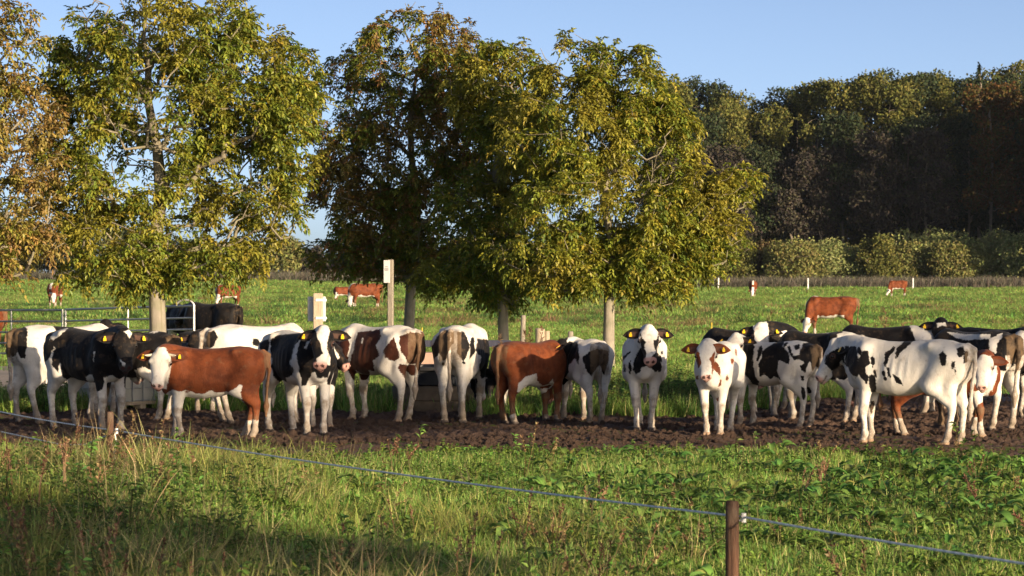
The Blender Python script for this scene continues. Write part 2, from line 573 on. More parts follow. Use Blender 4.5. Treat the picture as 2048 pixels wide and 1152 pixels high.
    dd = np.where(ov > 0, np.sqrt(np.maximum(dd, 0) ** 2 + ov ** 2), dd) * hs
    F.D[sl] = smin(F.D[sl], dd, .03)
    F.ball(H(.01, 0, -.01), .062 * hs, .05)
    for sd in (1, -1):
        F.ball(H(.145, .110 * sd, -.022), .032 * hs, .025)            # brow
        F.cone(H(.20, .07 * sd, -.06), H(.29, .055 * sd, -.07), .035 * hs, .03 * hs, .03)
        F.cone(H(.478, .034 * sd, -.040), H(.46, .042 * sd, -.03), .017 * hs, .012 * hs, .01, cut=True)
        F.ball(H(.165, .148 * sd, -.045), .012 * hs, .01, cut=True)
    F.cone(H(.36, 0, -.145), H(.455, 0, -.125), .045 * hs, .038 * hs, .02)    # lower lip
    # tail
    sw = c.get('tail', 0.0)
    tp = [(-.74 * L, 0, 1.27), (-.815 * L, sw * .1, 1.22), (-.83 * L, sw * .3, 1.0), (-.80 * L, sw * .6, .78), (-.79 * L, sw, .60)]
    rr = [.040, .034, .027, .023, .021]
    for i in range(4): F.cone(tp[i], tp[i + 1], rr[i], rr[i + 1], .03)
    F.cone(tp[4], (-.785 * L, sw * 1.15, .48), .022, .044, .02); F.cone((-.785 * L, sw * 1.15, .48), (-.78 * L, sw * 1.2, .33), .044, .016, .02)
    sl, (X, Y, Z) = F.sub(F.lo, F.lo + F.n * F.h)
    F.D = np.maximum(F.D, .004 - np.broadcast_to(Z, F.D.shape))
    V, Q = surface_net(F.D, F.lo, F.h)
    # ---- ears as leaf-shaped cups rooted in the head
    nb = len(V); eV, eQ, eF = [], [], []
    tags = []
    drop = c.get('ear_drop', .02)
    for sd in (1, -1):
        base = H(.04, .098 * sd, -.05)
        out = ey * sd * .93 + ex * drop - ez * .12; out /= np.linalg.norm(out)
        wv = np.cross(ez, out); wv = wv - out * (wv @ out); wv /= np.linalg.norm(wv)
        nv = np.cross(out, wv); nv = nv if nv @ ez > 0 else -nv
        nu, nw = 9, 7; off = nb + sum(len(x) for x in eV)
        pts = []
        for side in (0, 1):
            for i in range(nu):
                a = i / (nu - 1)
                half = .072 * math.sin(math.pi * min(a * .86 + .16, 1.0)) ** .75 + .004
                for j in range(nw):
                    w = j / (nw - 1) * 2 - 1
                    cup = -.028 * (1 - w * w) * math.sin(math.pi * min(a + .1, 1)) - .03 * a * a
                    thk = .008 * (1 - w * w) * (1 - a * .6)
                    pts.append((base + (out * (a * .245 - .02) + wv * half * w + nv * (cup + (thk if side == 0 else -thk - .002))) * hs))
        eV.append(np.array(pts))
        for side in (0, 1):
            for i in range(nu - 1):
                for j in range(nw - 1):
                    k0 = off + side * nu * nw + i * nw + j
                    q = [k0, k0 + 1, k0 + nw + 1, k0 + nw]
                    eQ.append(q if (side == 0) == (sd < 0) else q[::-1])
        for i in range(nu - 1):
            for j in (0, nw - 1):
                k0 = off + i * nw + j
                eQ.append([k0, k0 + nw, k0 + nu * nw + nw, k0 + nu * nw])
        eF += [(0 if side == 0 else 1, i / (nu - 1), j / (nw - 1) * 2 - 1, sd) for side in (0, 1) for i in range(nu) for j in range(nw)]
        tags.append((base + out * .125 * hs + nv * .012 * hs, out, nv))
    eV = np.concatenate(eV)
    Vall = np.concatenate([V, eV]); Qall = np.concatenate([Q, np.array(eQ, np.int32)])
    W = to_world(Vall)
    # ---- coat
    Ph = (Vall - poll) / hs; ht, hy, hz = Ph @ ex, Ph @ ey, Ph @ ez
    ishead = (ht > -.04) & (ht < .52) & (np.abs(hy) < .16) & (hz > -.24) & (hz < .08)
    camdir = to_local(camp); camdir[2] = 0; camdir /= np.linalg.norm(camdir)
    fold = abs(camdir[1]) > .35
    Vp = Vall.copy()
    if fold:
        sgn = 1 if camdir[1] > 0 else -1
        m_ = ~ishead
        Vp[m_, 1] = np.abs(Vp[m_, 1]) * sgn
        lg = m_ & (Vp[:, 2] < .55)
        Vp[lg] = Vall[lg]
    Wp = to_world(Vp)
    U = np.stack([1024 + FPX * Wp[:, 0] / Wp[:, 1], HOR + FPX * (CAM_H - Wp[:, 2]) / Wp[:, 1]], 1)
    z_ = c.get('zoom', (0, 0, 1.0)); mpp = d / FPX / z_[2]
    Uz = (U - np.array(z_[:2])) * z_[2]
    coat = np.full(len(Vall), -1.0 if c['base'] == 'd' else 1.0)
    for kind, poly in c.get('patch', []):
        if isinstance(poly, tuple):      # round spot (x, y, rx, ry)
            e = (np.sqrt(((Uz[:, 0] - poly[0]) / poly[2]) ** 2 + ((Uz[:, 1] - poly[1]) / poly[3]) ** 2) - 1) * min(poly[2], poly[3])
        else:
            e = poly_sd(Uz, poly)
        e = e * mpp
        coat = np.minimum(coat, e) if kind == 'd' else np.maximum(coat, -e)
    Zl = Vall[:, 2]
    noise = fbm(Vall[:, 0] * 6 + 9 * c.get('seed', 1), Vall[:, 1] * 6 + Zl * 6, 5)
    fp = np.zeros(len(Vall), bool); fp[nb:] = True
    for kind in c.get('auto', ()):
        if kind == 'legs':        # white legs
            coat = np.where(ishead, coat, np.maximum(coat, .66 - Zl + (noise - .5) * .25))
        elif kind == 'belly':
            coat = np.maximum(coat, np.where((Zl < .80) & (np.abs(Vall[:, 0]) < .45), .70 - Zl + (noise - .5) * .15, -1))
        elif kind == 'socks':
            coat = np.where(ishead, coat, np.maximum(coat, .27 - Zl + (noise - .5) * .12))
        elif kind == 'face':
            coat = np.maximum(coat, np.where(ishead & ~fp, .5, -1))
        elif kind == 'crest':     # white stripe along the top of the neck
            coat = np.maximum(coat, np.where((Vall[:, 0] > .40) & ~fp, .075 - np.abs(Vall[:, 1]) - (Zl < 1.0) * .5, -1))
            coat = np.maximum(coat, np.where((Vall[:, 0] > .50) & (Zl < .86) & ~fp, .10 - np.abs(Vall[:, 1]), -1))
        elif kind == 'pied':      # large random patches
            coat = np.minimum(coat, np.where(ishead, 1, (fbm(Vall[:, 0] * 2.3 + 31 * c.get('seed', 1), Zl * 2.3 + np.sign(Vall[:, 1]) * 9, 3, 2) - .50) * -.8))
    tint = np.zeros((len(Vall), 4), np.float32)
    eF = np.array(eF)
    ec = c.get('ears', 'd')
    coat[nb:] = -1.0 if ec == 'd' else 1.0
    inner = (eF[:, 0] == 0) & (np.abs(eF[:, 2]) < .62) & (eF[:, 1] < .85)
    ie = np.where(inner)[0] + nb
    tint[ie] = (*( (.10, .055, .04) if ec == 'd' else (.45, .26, .20)), .7)
    # muzzle, nostrils, lips
    mz = c.get('muzzle', 'pink'); mcol = {'pink': (.60, .33, .27), 'dark': (.05, .045, .045), 'white': (.62, .52, .45)}[mz]
    mw = smooth01((ht - .425 + (noise - .5) * .08 + .25 * np.maximum(-.10 - hz, 0)) / .025) * (np.abs(hy) < .1) * (hz > -.2) * (hz < .05) * (ht < .54) * .85
    mw[nb:] = 0
    tint[:, :3] = np.where((mw > tint[:, 3])[:, None], mcol, tint[:, :3]); tint[:, 3] = np.maximum(tint[:, 3], mw)
    for sd in (1, -1):
        r_ = np.sqrt((ht - .472) ** 2 + (hy - .036 * sd) ** 2 + (hz + .036) ** 2)
        k_ = r_ < .024
        tint[k_] = (.05, .02, .018, .95)
        r_ = np.sqrt((ht - .165) ** 2 + (hy - .130 * sd) ** 2 + (hz + .042) ** 2)
        k_ = (r_ < .042) & ~fp
        if c.get('eyering', True): tint[k_] = (.10, .055, .045, .7) if mz != 'dark' else (.02, .02, .02, .8)
    lip = (ht > .38) & (np.abs(hz + .118) < .010) & (np.abs(hy) < .1) & (ht < .5); tint[lip] = (.10, .05, .045, .7)
    hoof = Zl < .052
    tint[hoof] = (*((.30, .20, .13) if rng.random() < .6 else (.07, .055, .05)), .92)
    dirt = np.clip(.74 - Zl * 1.35, 0, .75) * (.5 + noise) + .5 * np.exp(-((Vall[:, 0] + .80 * L) / .10) ** 2) * (np.abs(Vall[:, 1]) < .16)
    dirt = dirt + .35 * np.exp(-((Zl - .43) / .06) ** 2) * (Vall[:, 0] > 0)
    dirt = np.where(ishead, .05, dirt) * c.get('dirt', 1.0) * 1.2
    Wl = W - np.array([X0, d, Z0])
    me = mesh_np('cattle_body', Wl, Qall)
    add_attr(me, 'coat', coat); add_attr(me, 'tint', tint); add_attr(me, 'dirt', dirt)
    root = empty(c.get('name', 'cow'), (X0, d, Z0), c['label'], c.get('cat', 'cow'), c['group'])
    link('body', me, MATS[c.get('col', 'black')], root)
    def wl(p): return Vector(to_world(p) - np.array([X0, d, Z0]))
    def wd(v): return Vector((np.asarray(v) * s) @ Rm.T)
    if c.get('far'): return root
    for sd in (1, -1):
        bm = MB(); r = .023 * hs * s
        cpt = wl(H(.165, .124 * sd, -.042))
        prof = [(max(r * math.cos(a), .0004), r * math.sin(a)) for a in np.linspace(-math.pi / 2, math.pi / 2, 7)]
        bm.lathe(prof, 10, tuple(cpt)); bm.build('eye', MATS['eye'], root, True)
    if c.get('tags', True):
        for (p, out, nv) in tags:
            p_, o_, n_ = wl(p), wd(out).normalized(), wd(nv).normalized()
            dn = Vector((0, 0, -1)); dn = (dn - n_ * dn.dot(n_)).normalized(); si = n_.cross(dn)
            k = s * .82
            ol = [p_ + si * a * k + dn * b * k for a, b in ((-.012, -.012), (.012, -.012), (.014, .012), (.023, .026), (.024, .072), (-.024, .072), (-.023, .026), (-.014, .012))]
            MB().poly([v + n_ * .006 for v in ol], n_ * .005).build('ear_tag', MATS['tag'], root)
    if c.get('horns'):
        for sd in (1, -1):
            b = H(.05, .10 * sd, -.03); e = H(.065, .165 * sd, -.02); e2 = H(.075, .19 * sd, .005)
            MB().tube([wl(b), wl(e), wl(e2)], [.022 * s, .017 * s, .006 * s], 8).build('horn', MATS['horn'], root, True)
    return root
ROW = 'young cattle standing along the muddy strip'
FAR = 'red and white cattle grazing far out in the meadow'
Z1, Z2, Z3, Z4 = (0, 540, 3.2), (480, 540, 3.2), (960, 600, 3.6), (1360, 580, 2.977)
Z5, Z6, Z8, Z9 = (200, 640, 5.236), (1360, 560, 5.689), (1340, 660, 4.8), (1200, 640, 4.8)
ZA = (980, 620, 4.8)

CATTLE = [
 dict(label='white cow with dark patch around its tail at the left end of the row', xc=130, d=40.4, th=33, s=1.04, poll=(250, 700), phi=40, pitch=50, legs=[(-0.053, -0.016), (-0.021, -0.014), (-0.087, -0.004), (0.084, 0.012)], seed=3, base='w', zoom=Z1, tail=.02, udder=.5,
      patch=[('d', [(20, 365), (130, 345), (175, 375), (172, 480), (160, 565), (128, 560), (110, 520), (95, 560), (20, 560)]), ('d', [(350, 330), (460, 330), (480, 390), (400, 430), (340, 360)])], ears='d'),
 dict(label='black bullock with white legs and a small white star on its forehead', cat='bullock', xc=178, d=38.3, th=-46, s=1.03, poll=(249, 663), hs=1.1, phi=-78, pitch=58, seed=4, base='d', zoom=Z1, muzzle='dark', tail=-.03, legs=[(.03, .0), (-.02, .0), (.05, 0), (-.06, 0)],
      patch=[('w', [(255, 600), (290, 588), (310, 572), (345, 488), (357, 500), (332, 560), (335, 620), (370, 650), (385, 585), (402, 690), (450, 708), (560, 712), (545, 678), (592, 668), (606, 745), (625, 785), (660, 755), (665, 690), (720, 668), (770, 710), (850, 750), (950, 1200), (200, 1200)]),
             ('w', [(318, 445), (345, 395), (430, 362), (432, 376), (375, 425), (342, 448)]), ('w', [(790, 392), (825, 384), (846, 405), (828, 436), (815, 412)]), ('w', [(765, 570), (800, 598), (792, 632)]), ('w', (715, 416, 17, 13)), ('w', [(592, 575), (602, 515), (608, 520), (600, 585)])]),
 dict(label='black cow with yellow ear tags looking out from behind the star-faced bullock', xc=212, d=43.2, th=-84, s=1.0, poll=(211, 644), phi=-92, pitch=52, legs=[(0.053, -0.011), (0.007, -0.009), (-0.065, -0.016), (-0.057, 0.017)], seed=5, base='d', auto=['legs'], muzzle='dark', vox=.024, reach=.55),
 dict(label='black cow with a thin white stripe on its back, rump beside the brown calf', xc=275, d=41.2, th=143, s=.96, poll=(258, 674), phi=-115, pitch=55, legs=[(0.066, 0.012), (0.06, -0.012), (-0.038, 0.005), (0.046, 0.014)], seed=6, base='d', zoom=Z1, muzzle='dark', tail=-.02,
      patch=[('w', [(955, 402), (1028, 368), (1042, 378), (985, 407)]), ('w', [(862, 640), (915, 618), (1000, 655), (1010, 735), (880, 700)]), ('w', [(870, 800), (1150, 745), (1180, 1150), (780, 1150), (800, 830)])]),
 dict(label='black cow of which only a tagged ear shows beside the white rump', xc=395, d=43.6, th=-70, s=.92, poll=(392, 668), phi=-78, pitch=55, legs=[(0.076, -0.017), (0.021, 0.007), (0.001, -0.013), (-0.005, -0.016)], seed=7, base='d', auto=['legs'], muzzle='dark', vox=.026, reach=.55),
 dict(label='chestnut brown calf with a white face and small horns, at the front left', cat='calf', xc=424, d=36.5, th=180, s=.885, poll=(322, 700), phi=-98, pitch=60, hs=1.2, auto=['belly'], seed=8, base='d', col='red', beef=1.0, horns=True, zoom=Z1, legs=[(-.03, 0), (.06, 0), (-.07, 0), (.07, 0)], reach=.56, tail=.0,
      patch=[('w', [(955, 520), (1000, 490), (1060, 495), (1090, 560), (1100, 600), (1090, 650), (1062, 760), (985, 760), (945, 660), (930, 600)]), ('w', [(1040, 810), (1100, 768), (1152, 780), (1172, 830), (1150, 895), (1160, 1150), (1060, 1150), (1085, 900)]),
             ('w', [(1235, 835), (1258, 795), (1400, 802), (1480, 772), (1530, 735), (1552, 740), (1540, 800), (1430, 860), (1250, 865)]), ('w', [(1165, 1015), (1260, 1015), (1260, 1150), (1165, 1150)]), ('w', [(1470, 1010), (1560, 1000), (1580, 960), (1660, 960), (1660, 1150), (1450, 1150)])]),
 dict(label='white cow behind the brown calf, seen over its back from behind', xc=515, d=40.4, th=28, s=1.045, poll=(610, 705), phi=20, pitch=55, legs=[(0.087, 0.015), (0.01, -0.008), (0.082, 0.003), (0.076, 0.014)], seed=9, base='w', zoom=Z1, vox=.019,
      patch=[('d', [(1330, 400), (1370, 385), (1395, 430), (1360, 500), (1315, 490)]), ('d', [(1620, 440), (1650, 436), (1668, 485), (1615, 487)])]),
 dict(label='black and white cow with a white blaze facing the camera, right of the brown calf', xc=597, d=37.5, th=-60, s=1.02, poll=(646, 659), hs=1.1, phi=-97, pitch=57, seed=10, base='w', zoom=Z2, dirt=.8, legs=[(-.02, 0), (.03, 0), (.08, 0), (-.06, 0)],
      patch=[('d', [(200, 440), (250, 415), (400, 400), (400, 430), (350, 480), (330, 560), (320, 600), (345, 640), (330, 680), (290, 690), (300, 730), (270, 740), (220, 690), (200, 620), (205, 570), (190, 500)]), ('d', [(120, 470), (180, 440), (190, 470), (180, 530), (130, 510)]),
             ('d', [(400, 420), (430, 370), (480, 330), (600, 330), (640, 600), (610, 650), (580, 690), (545, 670), (520, 690), (490, 690), (480, 650), (460, 660), (440, 700), (420, 740), (395, 740), (390, 690), (370, 600), (360, 540), (380, 480)]),
             ('w', [(410, 502), (440, 428), (452, 440), (425, 505)]), ('w', [(480, 360), (520, 330), (560, 340), (575, 385), (570, 425), (553, 470), (566, 530), (575, 610), (490, 610), (490, 565), (528, 535), (510, 460), (490, 420)])]),
 dict(label='black cow peeping out behind the blazed cow with pink nose to the right', xc=626, d=39.6, th=-72, s=.93, poll=(660, 682), phi=-35, pitch=42, legs=[(0.002, -0.003), (0.02, -0.003), (-0.068, -0.008), (0.063, -0.018)], seed=11, base='d', auto=['legs'], zoom=Z2, vox=.022, tags=False,
      patch=[('w', [(590, 500), (600, 490), (640, 560), (630, 580)])]),
 dict(label='dark red and white cow standing rear to the camera by the water trough', xc=758, d=40.9, th=135, s=1.03, poll=(655, 690), phi=140, pitch=45, legs=[(-0.091, 0.005), (-0.044, 0.001), (-0.006, -0.006), (0.099, -0.012)], seed=12, base='w', col='brown', zoom=Z2, tail=.04, udder=.7,
      patch=[('d', [(500, 400), (690, 400), (700, 480), (690, 545), (700, 640), (640, 660), (500, 640)]), ('d', [(752, 400), (895, 380), (900, 430), (870, 480), (890, 550), (850, 580), (860, 650), (820, 640), (845, 700), (770, 660), (740, 640), (770, 725), (745, 725), (715, 690), (690, 640), (715, 550), (735, 470)]),
             ('d', [(930, 490), (985, 435), (1000, 470), (1010, 510), (1022, 560), (985, 585), (930, 560), (915, 520)]), ('d', [(1022, 425), (1090, 398), (1200, 410), (1210, 560), (1175, 640), (1130, 640), (1115, 560), (1090, 640), (1060, 695), (1010, 630), (1020, 600), (1080, 610), (1060, 560), (1030, 520), (1020, 480)]), ('w', [(770, 465), (785, 435), (795, 440), (782, 468)])]),
 dict(label='black and white cow seen squarely from behind in front of the black trough', xc=925, d=40.8, th=78, s=1.03, poll=(952, 735), phi=70, pitch=60, seed=13, base='w', zoom=Z2, tail=.0, udder=.4, dirt=1.2, legs=[(0, 0), (0, 0), (.04, 0), (-.05, 0)],
      patch=[('d', [(1260, 430), (1310, 380), (1345, 400), (1352, 480), (1322, 560), (1302, 585), (1275, 535), (1255, 560), (1215, 580), (1215, 520)]), ('d', [(1390, 400), (1430, 392), (1452, 430), (1470, 500), (1432, 585), (1390, 535)]), ('d', [(1350, 395), (1372, 395), (1366, 470), (1350, 480)]),
             ('d', [(1475, 440), (1497, 430), (1507, 520), (1470, 570)]), ('d', [(1520, 440), (1620, 450), (1620, 660), (1545, 700), (1530, 620), (1545, 560), (1508, 520)]), ('d', [(1470, 700), (1520, 690), (1508, 870), (1478, 870)]), ('d', (1300, 600, 10, 10)), ('d', (1432, 592, 9, 10))], auto=[]),
 dict(label='black cow with lowered head between the pied rear and the brown bullock', xc=1062, d=42.6, th=160, s=.80, poll=(981, 742), phi=-125, pitch=70, legs=[(-0.017, -0.012), (0.027, -0.009), (-0.029, 0.01), (-0.036, 0.002)], seed=14, base='d', auto=['legs'], muzzle='dark', vox=.022, tags=False),
 dict(label='chestnut brown bullock seen from behind with white belly and white socks', cat='bullock', xc=1063, d=40.4, th=48, s=.87, poll=(1088, 748), phi=60, pitch=55, seed=15, base='d', col='red', beef=1.0, zoom=Z3, tail=.03, legs=[(0, 0), (0, 0), (.05, .03), (-.05, 0)], tags=False,
      patch=[('w', [(275, 600), (330, 552), (412, 525), (412, 580), (450, 620), (500, 600), (522, 560), (535, 600), (480, 660), (340, 720), (270, 660)]), ('w', [(180, 835), (280, 810), (290, 960), (180, 960)]), ('w', [(385, 830), (450, 760), (455, 930), (375, 930)]), ('w', [(462, 822), (560, 822), (570, 940), (460, 940)])]),
 dict(label='slim black and white calf seen from behind with black head turned left', cat='calf', xc=1169, d=40.6, th=107, s=.89, poll=(1124, 683), dsign=-1, phi=172, pitch=30, seed=16, base='w', zoom=Z3, tail=.0, dirt=1.1, legs=[(0, .06), (0, -.02), (0, -.05), (-.03, .05)], reach=.5,
      patch=[('d', [(600, 330), (640, 295), (700, 305), (716, 400), (710, 462), (680, 420), (640, 470), (640, 520), (610, 560), (640, 575), (600, 615), (560, 580), (585, 430)]), ('d', [(738, 420), (780, 372), (850, 350), (925, 370), (925, 440), (892, 545), (862, 470), (832, 500), (802, 548), (768, 520)]), ('d', [(480, 250), (635, 250), (612, 370), (480, 400)])]),
 dict(label='black and white heifer standing head-on in the middle with a white forehead', cat='heifer', xc=1289, d=38.9, th=-93, s=.985, poll=(1298, 656), hs=1.1, phi=-88, pitch=58, seed=17, base='w', zoom=Z9, dirt=.9, legs=[(.03, -.03), (-.02, .03), (-.02, -.05), (.05, .07)], reach=.55,
      patch=[('d', [(318, 480), (330, 370), (400, 250), (440, 300), (440, 400), (470, 440), (395, 450), (385, 500), (345, 525)]), ('d', [(478, 400), (530, 310), (560, 320), (595, 430), (588, 495), (530, 497), (480, 450)]), ('d', [(385, 130), (405, 160), (437, 210), (425, 270), (410, 320), (390, 240)]), ('d', [(560, 130), (552, 180), (515, 205), (520, 270), (545, 310), (565, 200)]),
             ('d', [(215, 400), (225, 350), (290, 295), (298, 305), (235, 375)]), ('d', [(272, 410), (295, 390), (302, 480), (290, 520), (275, 480)]), ('d', [(222, 430), (240, 420), (243, 500), (228, 500)]), ('d', [(570, 340), (590, 345), (597, 405), (582, 400)]), ('d', (595, 312, 9, 14))]),
 dict(label='white and red calf standing head-on with a tagged orange ear', cat='calf', xc=1438, d=37.7, th=-104, s=.905, poll=(1412, 687), hs=1.12, phi=-93, pitch=62, seed=18, base='w', col='red', zoom=Z8, dirt=.9, legs=[(.02, -.02), (-.01, .03), (.0, -.06), (.06, .03)], reach=.56, ears='d',
      patch=[('d', [(250, 180), (275, 215), (303, 290), (290, 350), (270, 370), (255, 290)]), ('d', [(430, 200), (415, 230), (380, 280), (395, 330), (410, 440), (425, 320)]), ('d', [(420, 310), (460, 320), (490, 400), (480, 440), (440, 400), (415, 350)]), ('d', [(350, 440), (390, 430), (375, 480), (355, 490)]), ('d', [(460, 540), (490, 480), (495, 530), (470, 545)]),
             ('d', (600, 295, 16, 30)), ('d', (548, 460, 14, 22)), ('d', (262, 457, 10, 16)), ('d', (458, 665, 9, 14)), ('d', (632, 215, 8, 22))]),
 dict(label='black cow hidden behind the red-spotted calf, only its dark back showing', xc=1492, d=43.8, th=168, s=.95, poll=(1440, 715), phi=180, pitch=50, legs=[(0.081, -0.016), (-0.088, -0.011), (0.053, 0.005), (-0.053, -0.007)], seed=19, base='d', auto=['legs'], vox=.026, tags=False),
 dict(label='black and white calf facing away with white head turned, beside the red-spotted calf', cat='calf', xc=1548, d=39.2, th=140, s=.895, L=1.05, poll=(1472, 671), dsign=-1, phi=-118, pitch=44, seed=20, base='w', zoom=Z8, tail=.02, legs=[(.03, 0), (-.03, 0), (0, -.02), (-.02, .02)],
      patch=[('d', [(680, 340), (705, 130), (800, 110), (812, 170), (795, 260), (800, 350), (820, 440), (850, 490), (850, 615), (820, 590), (780, 500), (720, 430), (665, 400)]), ('d', [(850, 170), (880, 145), (890, 190), (850, 300), (830, 300)]), ('d', [(880, 200), (960, 150), (1040, 105), (1100, 105), (1080, 160), (1120, 200), (1150, 250), (1140, 330), (1080, 300), (1040, 300), (1030, 400), (1060, 475), (1000, 450), (960, 470), (900, 420), (860, 460), (850, 330), (880, 260)]),
             ('d', [(1280, 130), (1380, 100), (1470, 130), (1450, 260), (1410, 350), (1370, 385), (1340, 300), (1300, 405), (1260, 380), (1250, 340), (1290, 320), (1250, 280), (1190, 290), (1160, 250), (1240, 240)]), ('d', [(1190, 150), (1240, 136), (1257, 180), (1200, 190)]), ('d', [(1095, 130), (1127, 118), (1122, 150), (1090, 160)]), ('d', [(1128, 160), (1150, 150), (1165, 210), (1192, 240), (1160, 250)]), ('d', [(1260, 540), (1290, 560), (1312, 640), (1280, 668), (1263, 610)]), ('d', [(1258, 440), (1290, 440), (1282, 490), (1258, 480)])]),
 dict(label='white-faced black cow looking over the backs of the calves, yellow tags in both ears', xc=1546, d=42.3, th=-76, s=1.02, poll=(1521, 651), phi=-88, pitch=46, legs=[(-0.064, -0.002), (-0.091, 0.008), (0.079, 0.018), (0.047, 0.018)], seed=21, base='d', zoom=Z6, auto=['legs'], vox=.020, reach=.55,
      patch=[('w', [(830, 520), (870, 440), (980, 440), (1015, 560), (1010, 800), (850, 800), (850, 640)]), ('w', [(1110, 600), (1200, 570), (1310, 640), (1290, 720), (1190, 700)])]),
 dict(label='black cow with white rump turned to the camera, left of the white spotted cow', xc=1640, d=40.7, th=140, s=.965, poll=(1545, 715), phi=160, pitch=50, legs=[(-0.096, -0.008), (0.093, 0.011), (-0.018, 0.018), (0.024, 0.013)], seed=22, base='d', zoom=Z6, auto=['legs'], vox=.020, tags=False,
      patch=[('w', [(1790, 620), (1900, 570), (2200, 600), (2200, 760), (1900, 760), (1780, 700)]), ('w', [(1560, 600), (1760, 530), (1840, 545), (1700, 605)])]),
 dict(label='black-backed cow with a white rump behind the white spotted cow', xc=1772, d=42.6, th=176, s=1.0, poll=(1735, 748), phi=180, pitch=50, legs=[(-0.041, -0.012), (-0.011, -0.015), (-0.024, 0.018), (-0.034, -0.02)], seed=23, base='d', auto=['legs'], vox=.022, tags=False,
      patch=[('w', [(1812, 630), (1900, 630), (1900, 760), (1850, 700), (1830, 680)])]),
 dict(label='white cow with black spots and a black eye patch, foremost at the right in profile', xc=1815, d=35.4, th=151, s=.975, L=1.10, poll=(1669, 684), phi=187, pitch=58, hs=1.13, seed=24, base='w', zoom=Z4, tail=.05, udder=.55, belly=.03, dirt=.75, vox=.016, legs=[(.0, 0), (.02, 0), (.02, 0), (-.06, 0)],
      patch=[('d', [(868, 390), (900, 368), (950, 340), (990, 350), (985, 385), (952, 430), (946, 470), (902, 482), (864, 440)]), ('d', [(975, 335), (1050, 338), (1062, 420), (1082, 470), (1052, 525), (1020, 500), (1000, 460), (968, 430), (985, 390)]), ('d', [(1060, 335), (1087, 365), (1077, 392), (1053, 372)]), ('d', [(1063, 420), (1088, 360), (1122, 358), (1132, 430), (1102, 470), (1127, 530), (1112, 562), (1078, 522), (1058, 480)]),
             ('d', [(1208, 440), (1228, 370), (1275, 333), (1287, 345), (1252, 392), (1222, 462)]), ('d', [(1278, 408), (1288, 350), (1340, 300), (1405, 290), (1362, 332), (1312, 372), (1292, 408)]), ('d', [(1133, 400), (1150, 388), (1162, 440), (1145, 462)]), ('d', [(1153, 480), (1170, 478), (1172, 522), (1153, 512)]), ('d', [(1128, 510), (1155, 503), (1172, 550), (1162, 640), (1152, 700), (1140, 735), (1128, 700), (1145, 620), (1123, 560)]),
             ('d', [(1203, 490), (1220, 478), (1234, 542), (1213, 532)]), ('d', [(1230, 463), (1246, 468), (1257, 522), (1240, 512)]), ('d', [(1268, 503), (1312, 530), (1328, 568), (1290, 552)]), ('d', [(1543, 385), (1565, 362), (1587, 390), (1582, 452), (1558, 452)]), ('d', [(1613, 425), (1637, 423), (1637, 462), (1620, 467)]), ('d', [(1630, 475), (1646, 478), (1641, 514)]), ('d', [(1645, 350), (1692, 335), (1692, 385), (1660, 405)]), ('d', [(1690, 360), (1715, 365), (1708, 430), (1690, 440)])]),
 dict(label='brown calf with a curly white face peering out behind the white spotted cow', cat='calf', xc=1882, d=37.1, th=-18, s=.83, L=1.22, poll=(1968, 711), hs=1.18, phi=-108, pitch=58, legs=[(-0.091, -0.013), (0.057, -0.005), (-0.042, -0.016), (0.096, -0.003)], seed=25, base='d', col='red', beef=1.0, zoom=Z4, tags=False, reach=.58,
      patch=[('w', [(1750, 440), (1790, 385), (1850, 390), (1882, 440), (1892, 500), (1860, 600), (1785, 610), (1745, 540)]), ('w', [(1720, 610), (1850, 590), (1835, 630), (1745, 720)])], auto=['socks']),
 dict(label='black-headed cow looking out above the white spotted cow, white brow mark', xc=1879, d=43.4, th=-94, s=1.03, poll=(1882, 641), phi=-90, pitch=48, legs=[(-0.058, -0.018), (-0.089, -0.013), (0.035, -0.014), (-0.092, -0.0)], seed=26, base='d', zoom=Z4, auto=['legs'], muzzle='dark', reach=.55, vox=.020,
      patch=[('w', [(1528, 195), (1582, 193), (1587, 217), (1560, 210), (1533, 222)])]),
 dict(label='black cow with white legs and striped rump, rear to the camera at the far right', xc=1948, d=38.7, th=126, s=1.01, poll=(1893, 730), phi=130, pitch=50, seed=27, base='d', zoom=Z4, tail=.03, tags=False, legs=[(0, 0), (0, 0), (.06, 0), (-.02, 0)],
      patch=[('w', [(1590, 250), (1700, 262), (1850, 262), (1850, 290), (1720, 300), (1640, 285)]), ('w', [(1840, 290), (1920, 255), (1920, 280), (1890, 320), (1882, 380), (1843, 360)]), ('w', [(1700, 640), (1850, 590), (1880, 482), (1952, 482), (1962, 545), (2010, 480), (2120, 480), (2120, 950), (1700, 950)]), ('w', [(1940, 390), (1965, 390), (1975, 480), (1945, 480)])]),
 dict(label='white-faced black cow cut off by the right edge of the picture', xc=1992, d=41.3, th=8, s=1.0, poll=(2043, 668), phi=-76, pitch=55, legs=[(-0.05, 0.02), (-0.076, 0.001), (0.055, -0.004), (0.098, -0.001)], seed=28, base='d', auto=['legs', 'face'], vox=.020, reach=.5),
]
for c in CATTLE: c['group'] = ROW

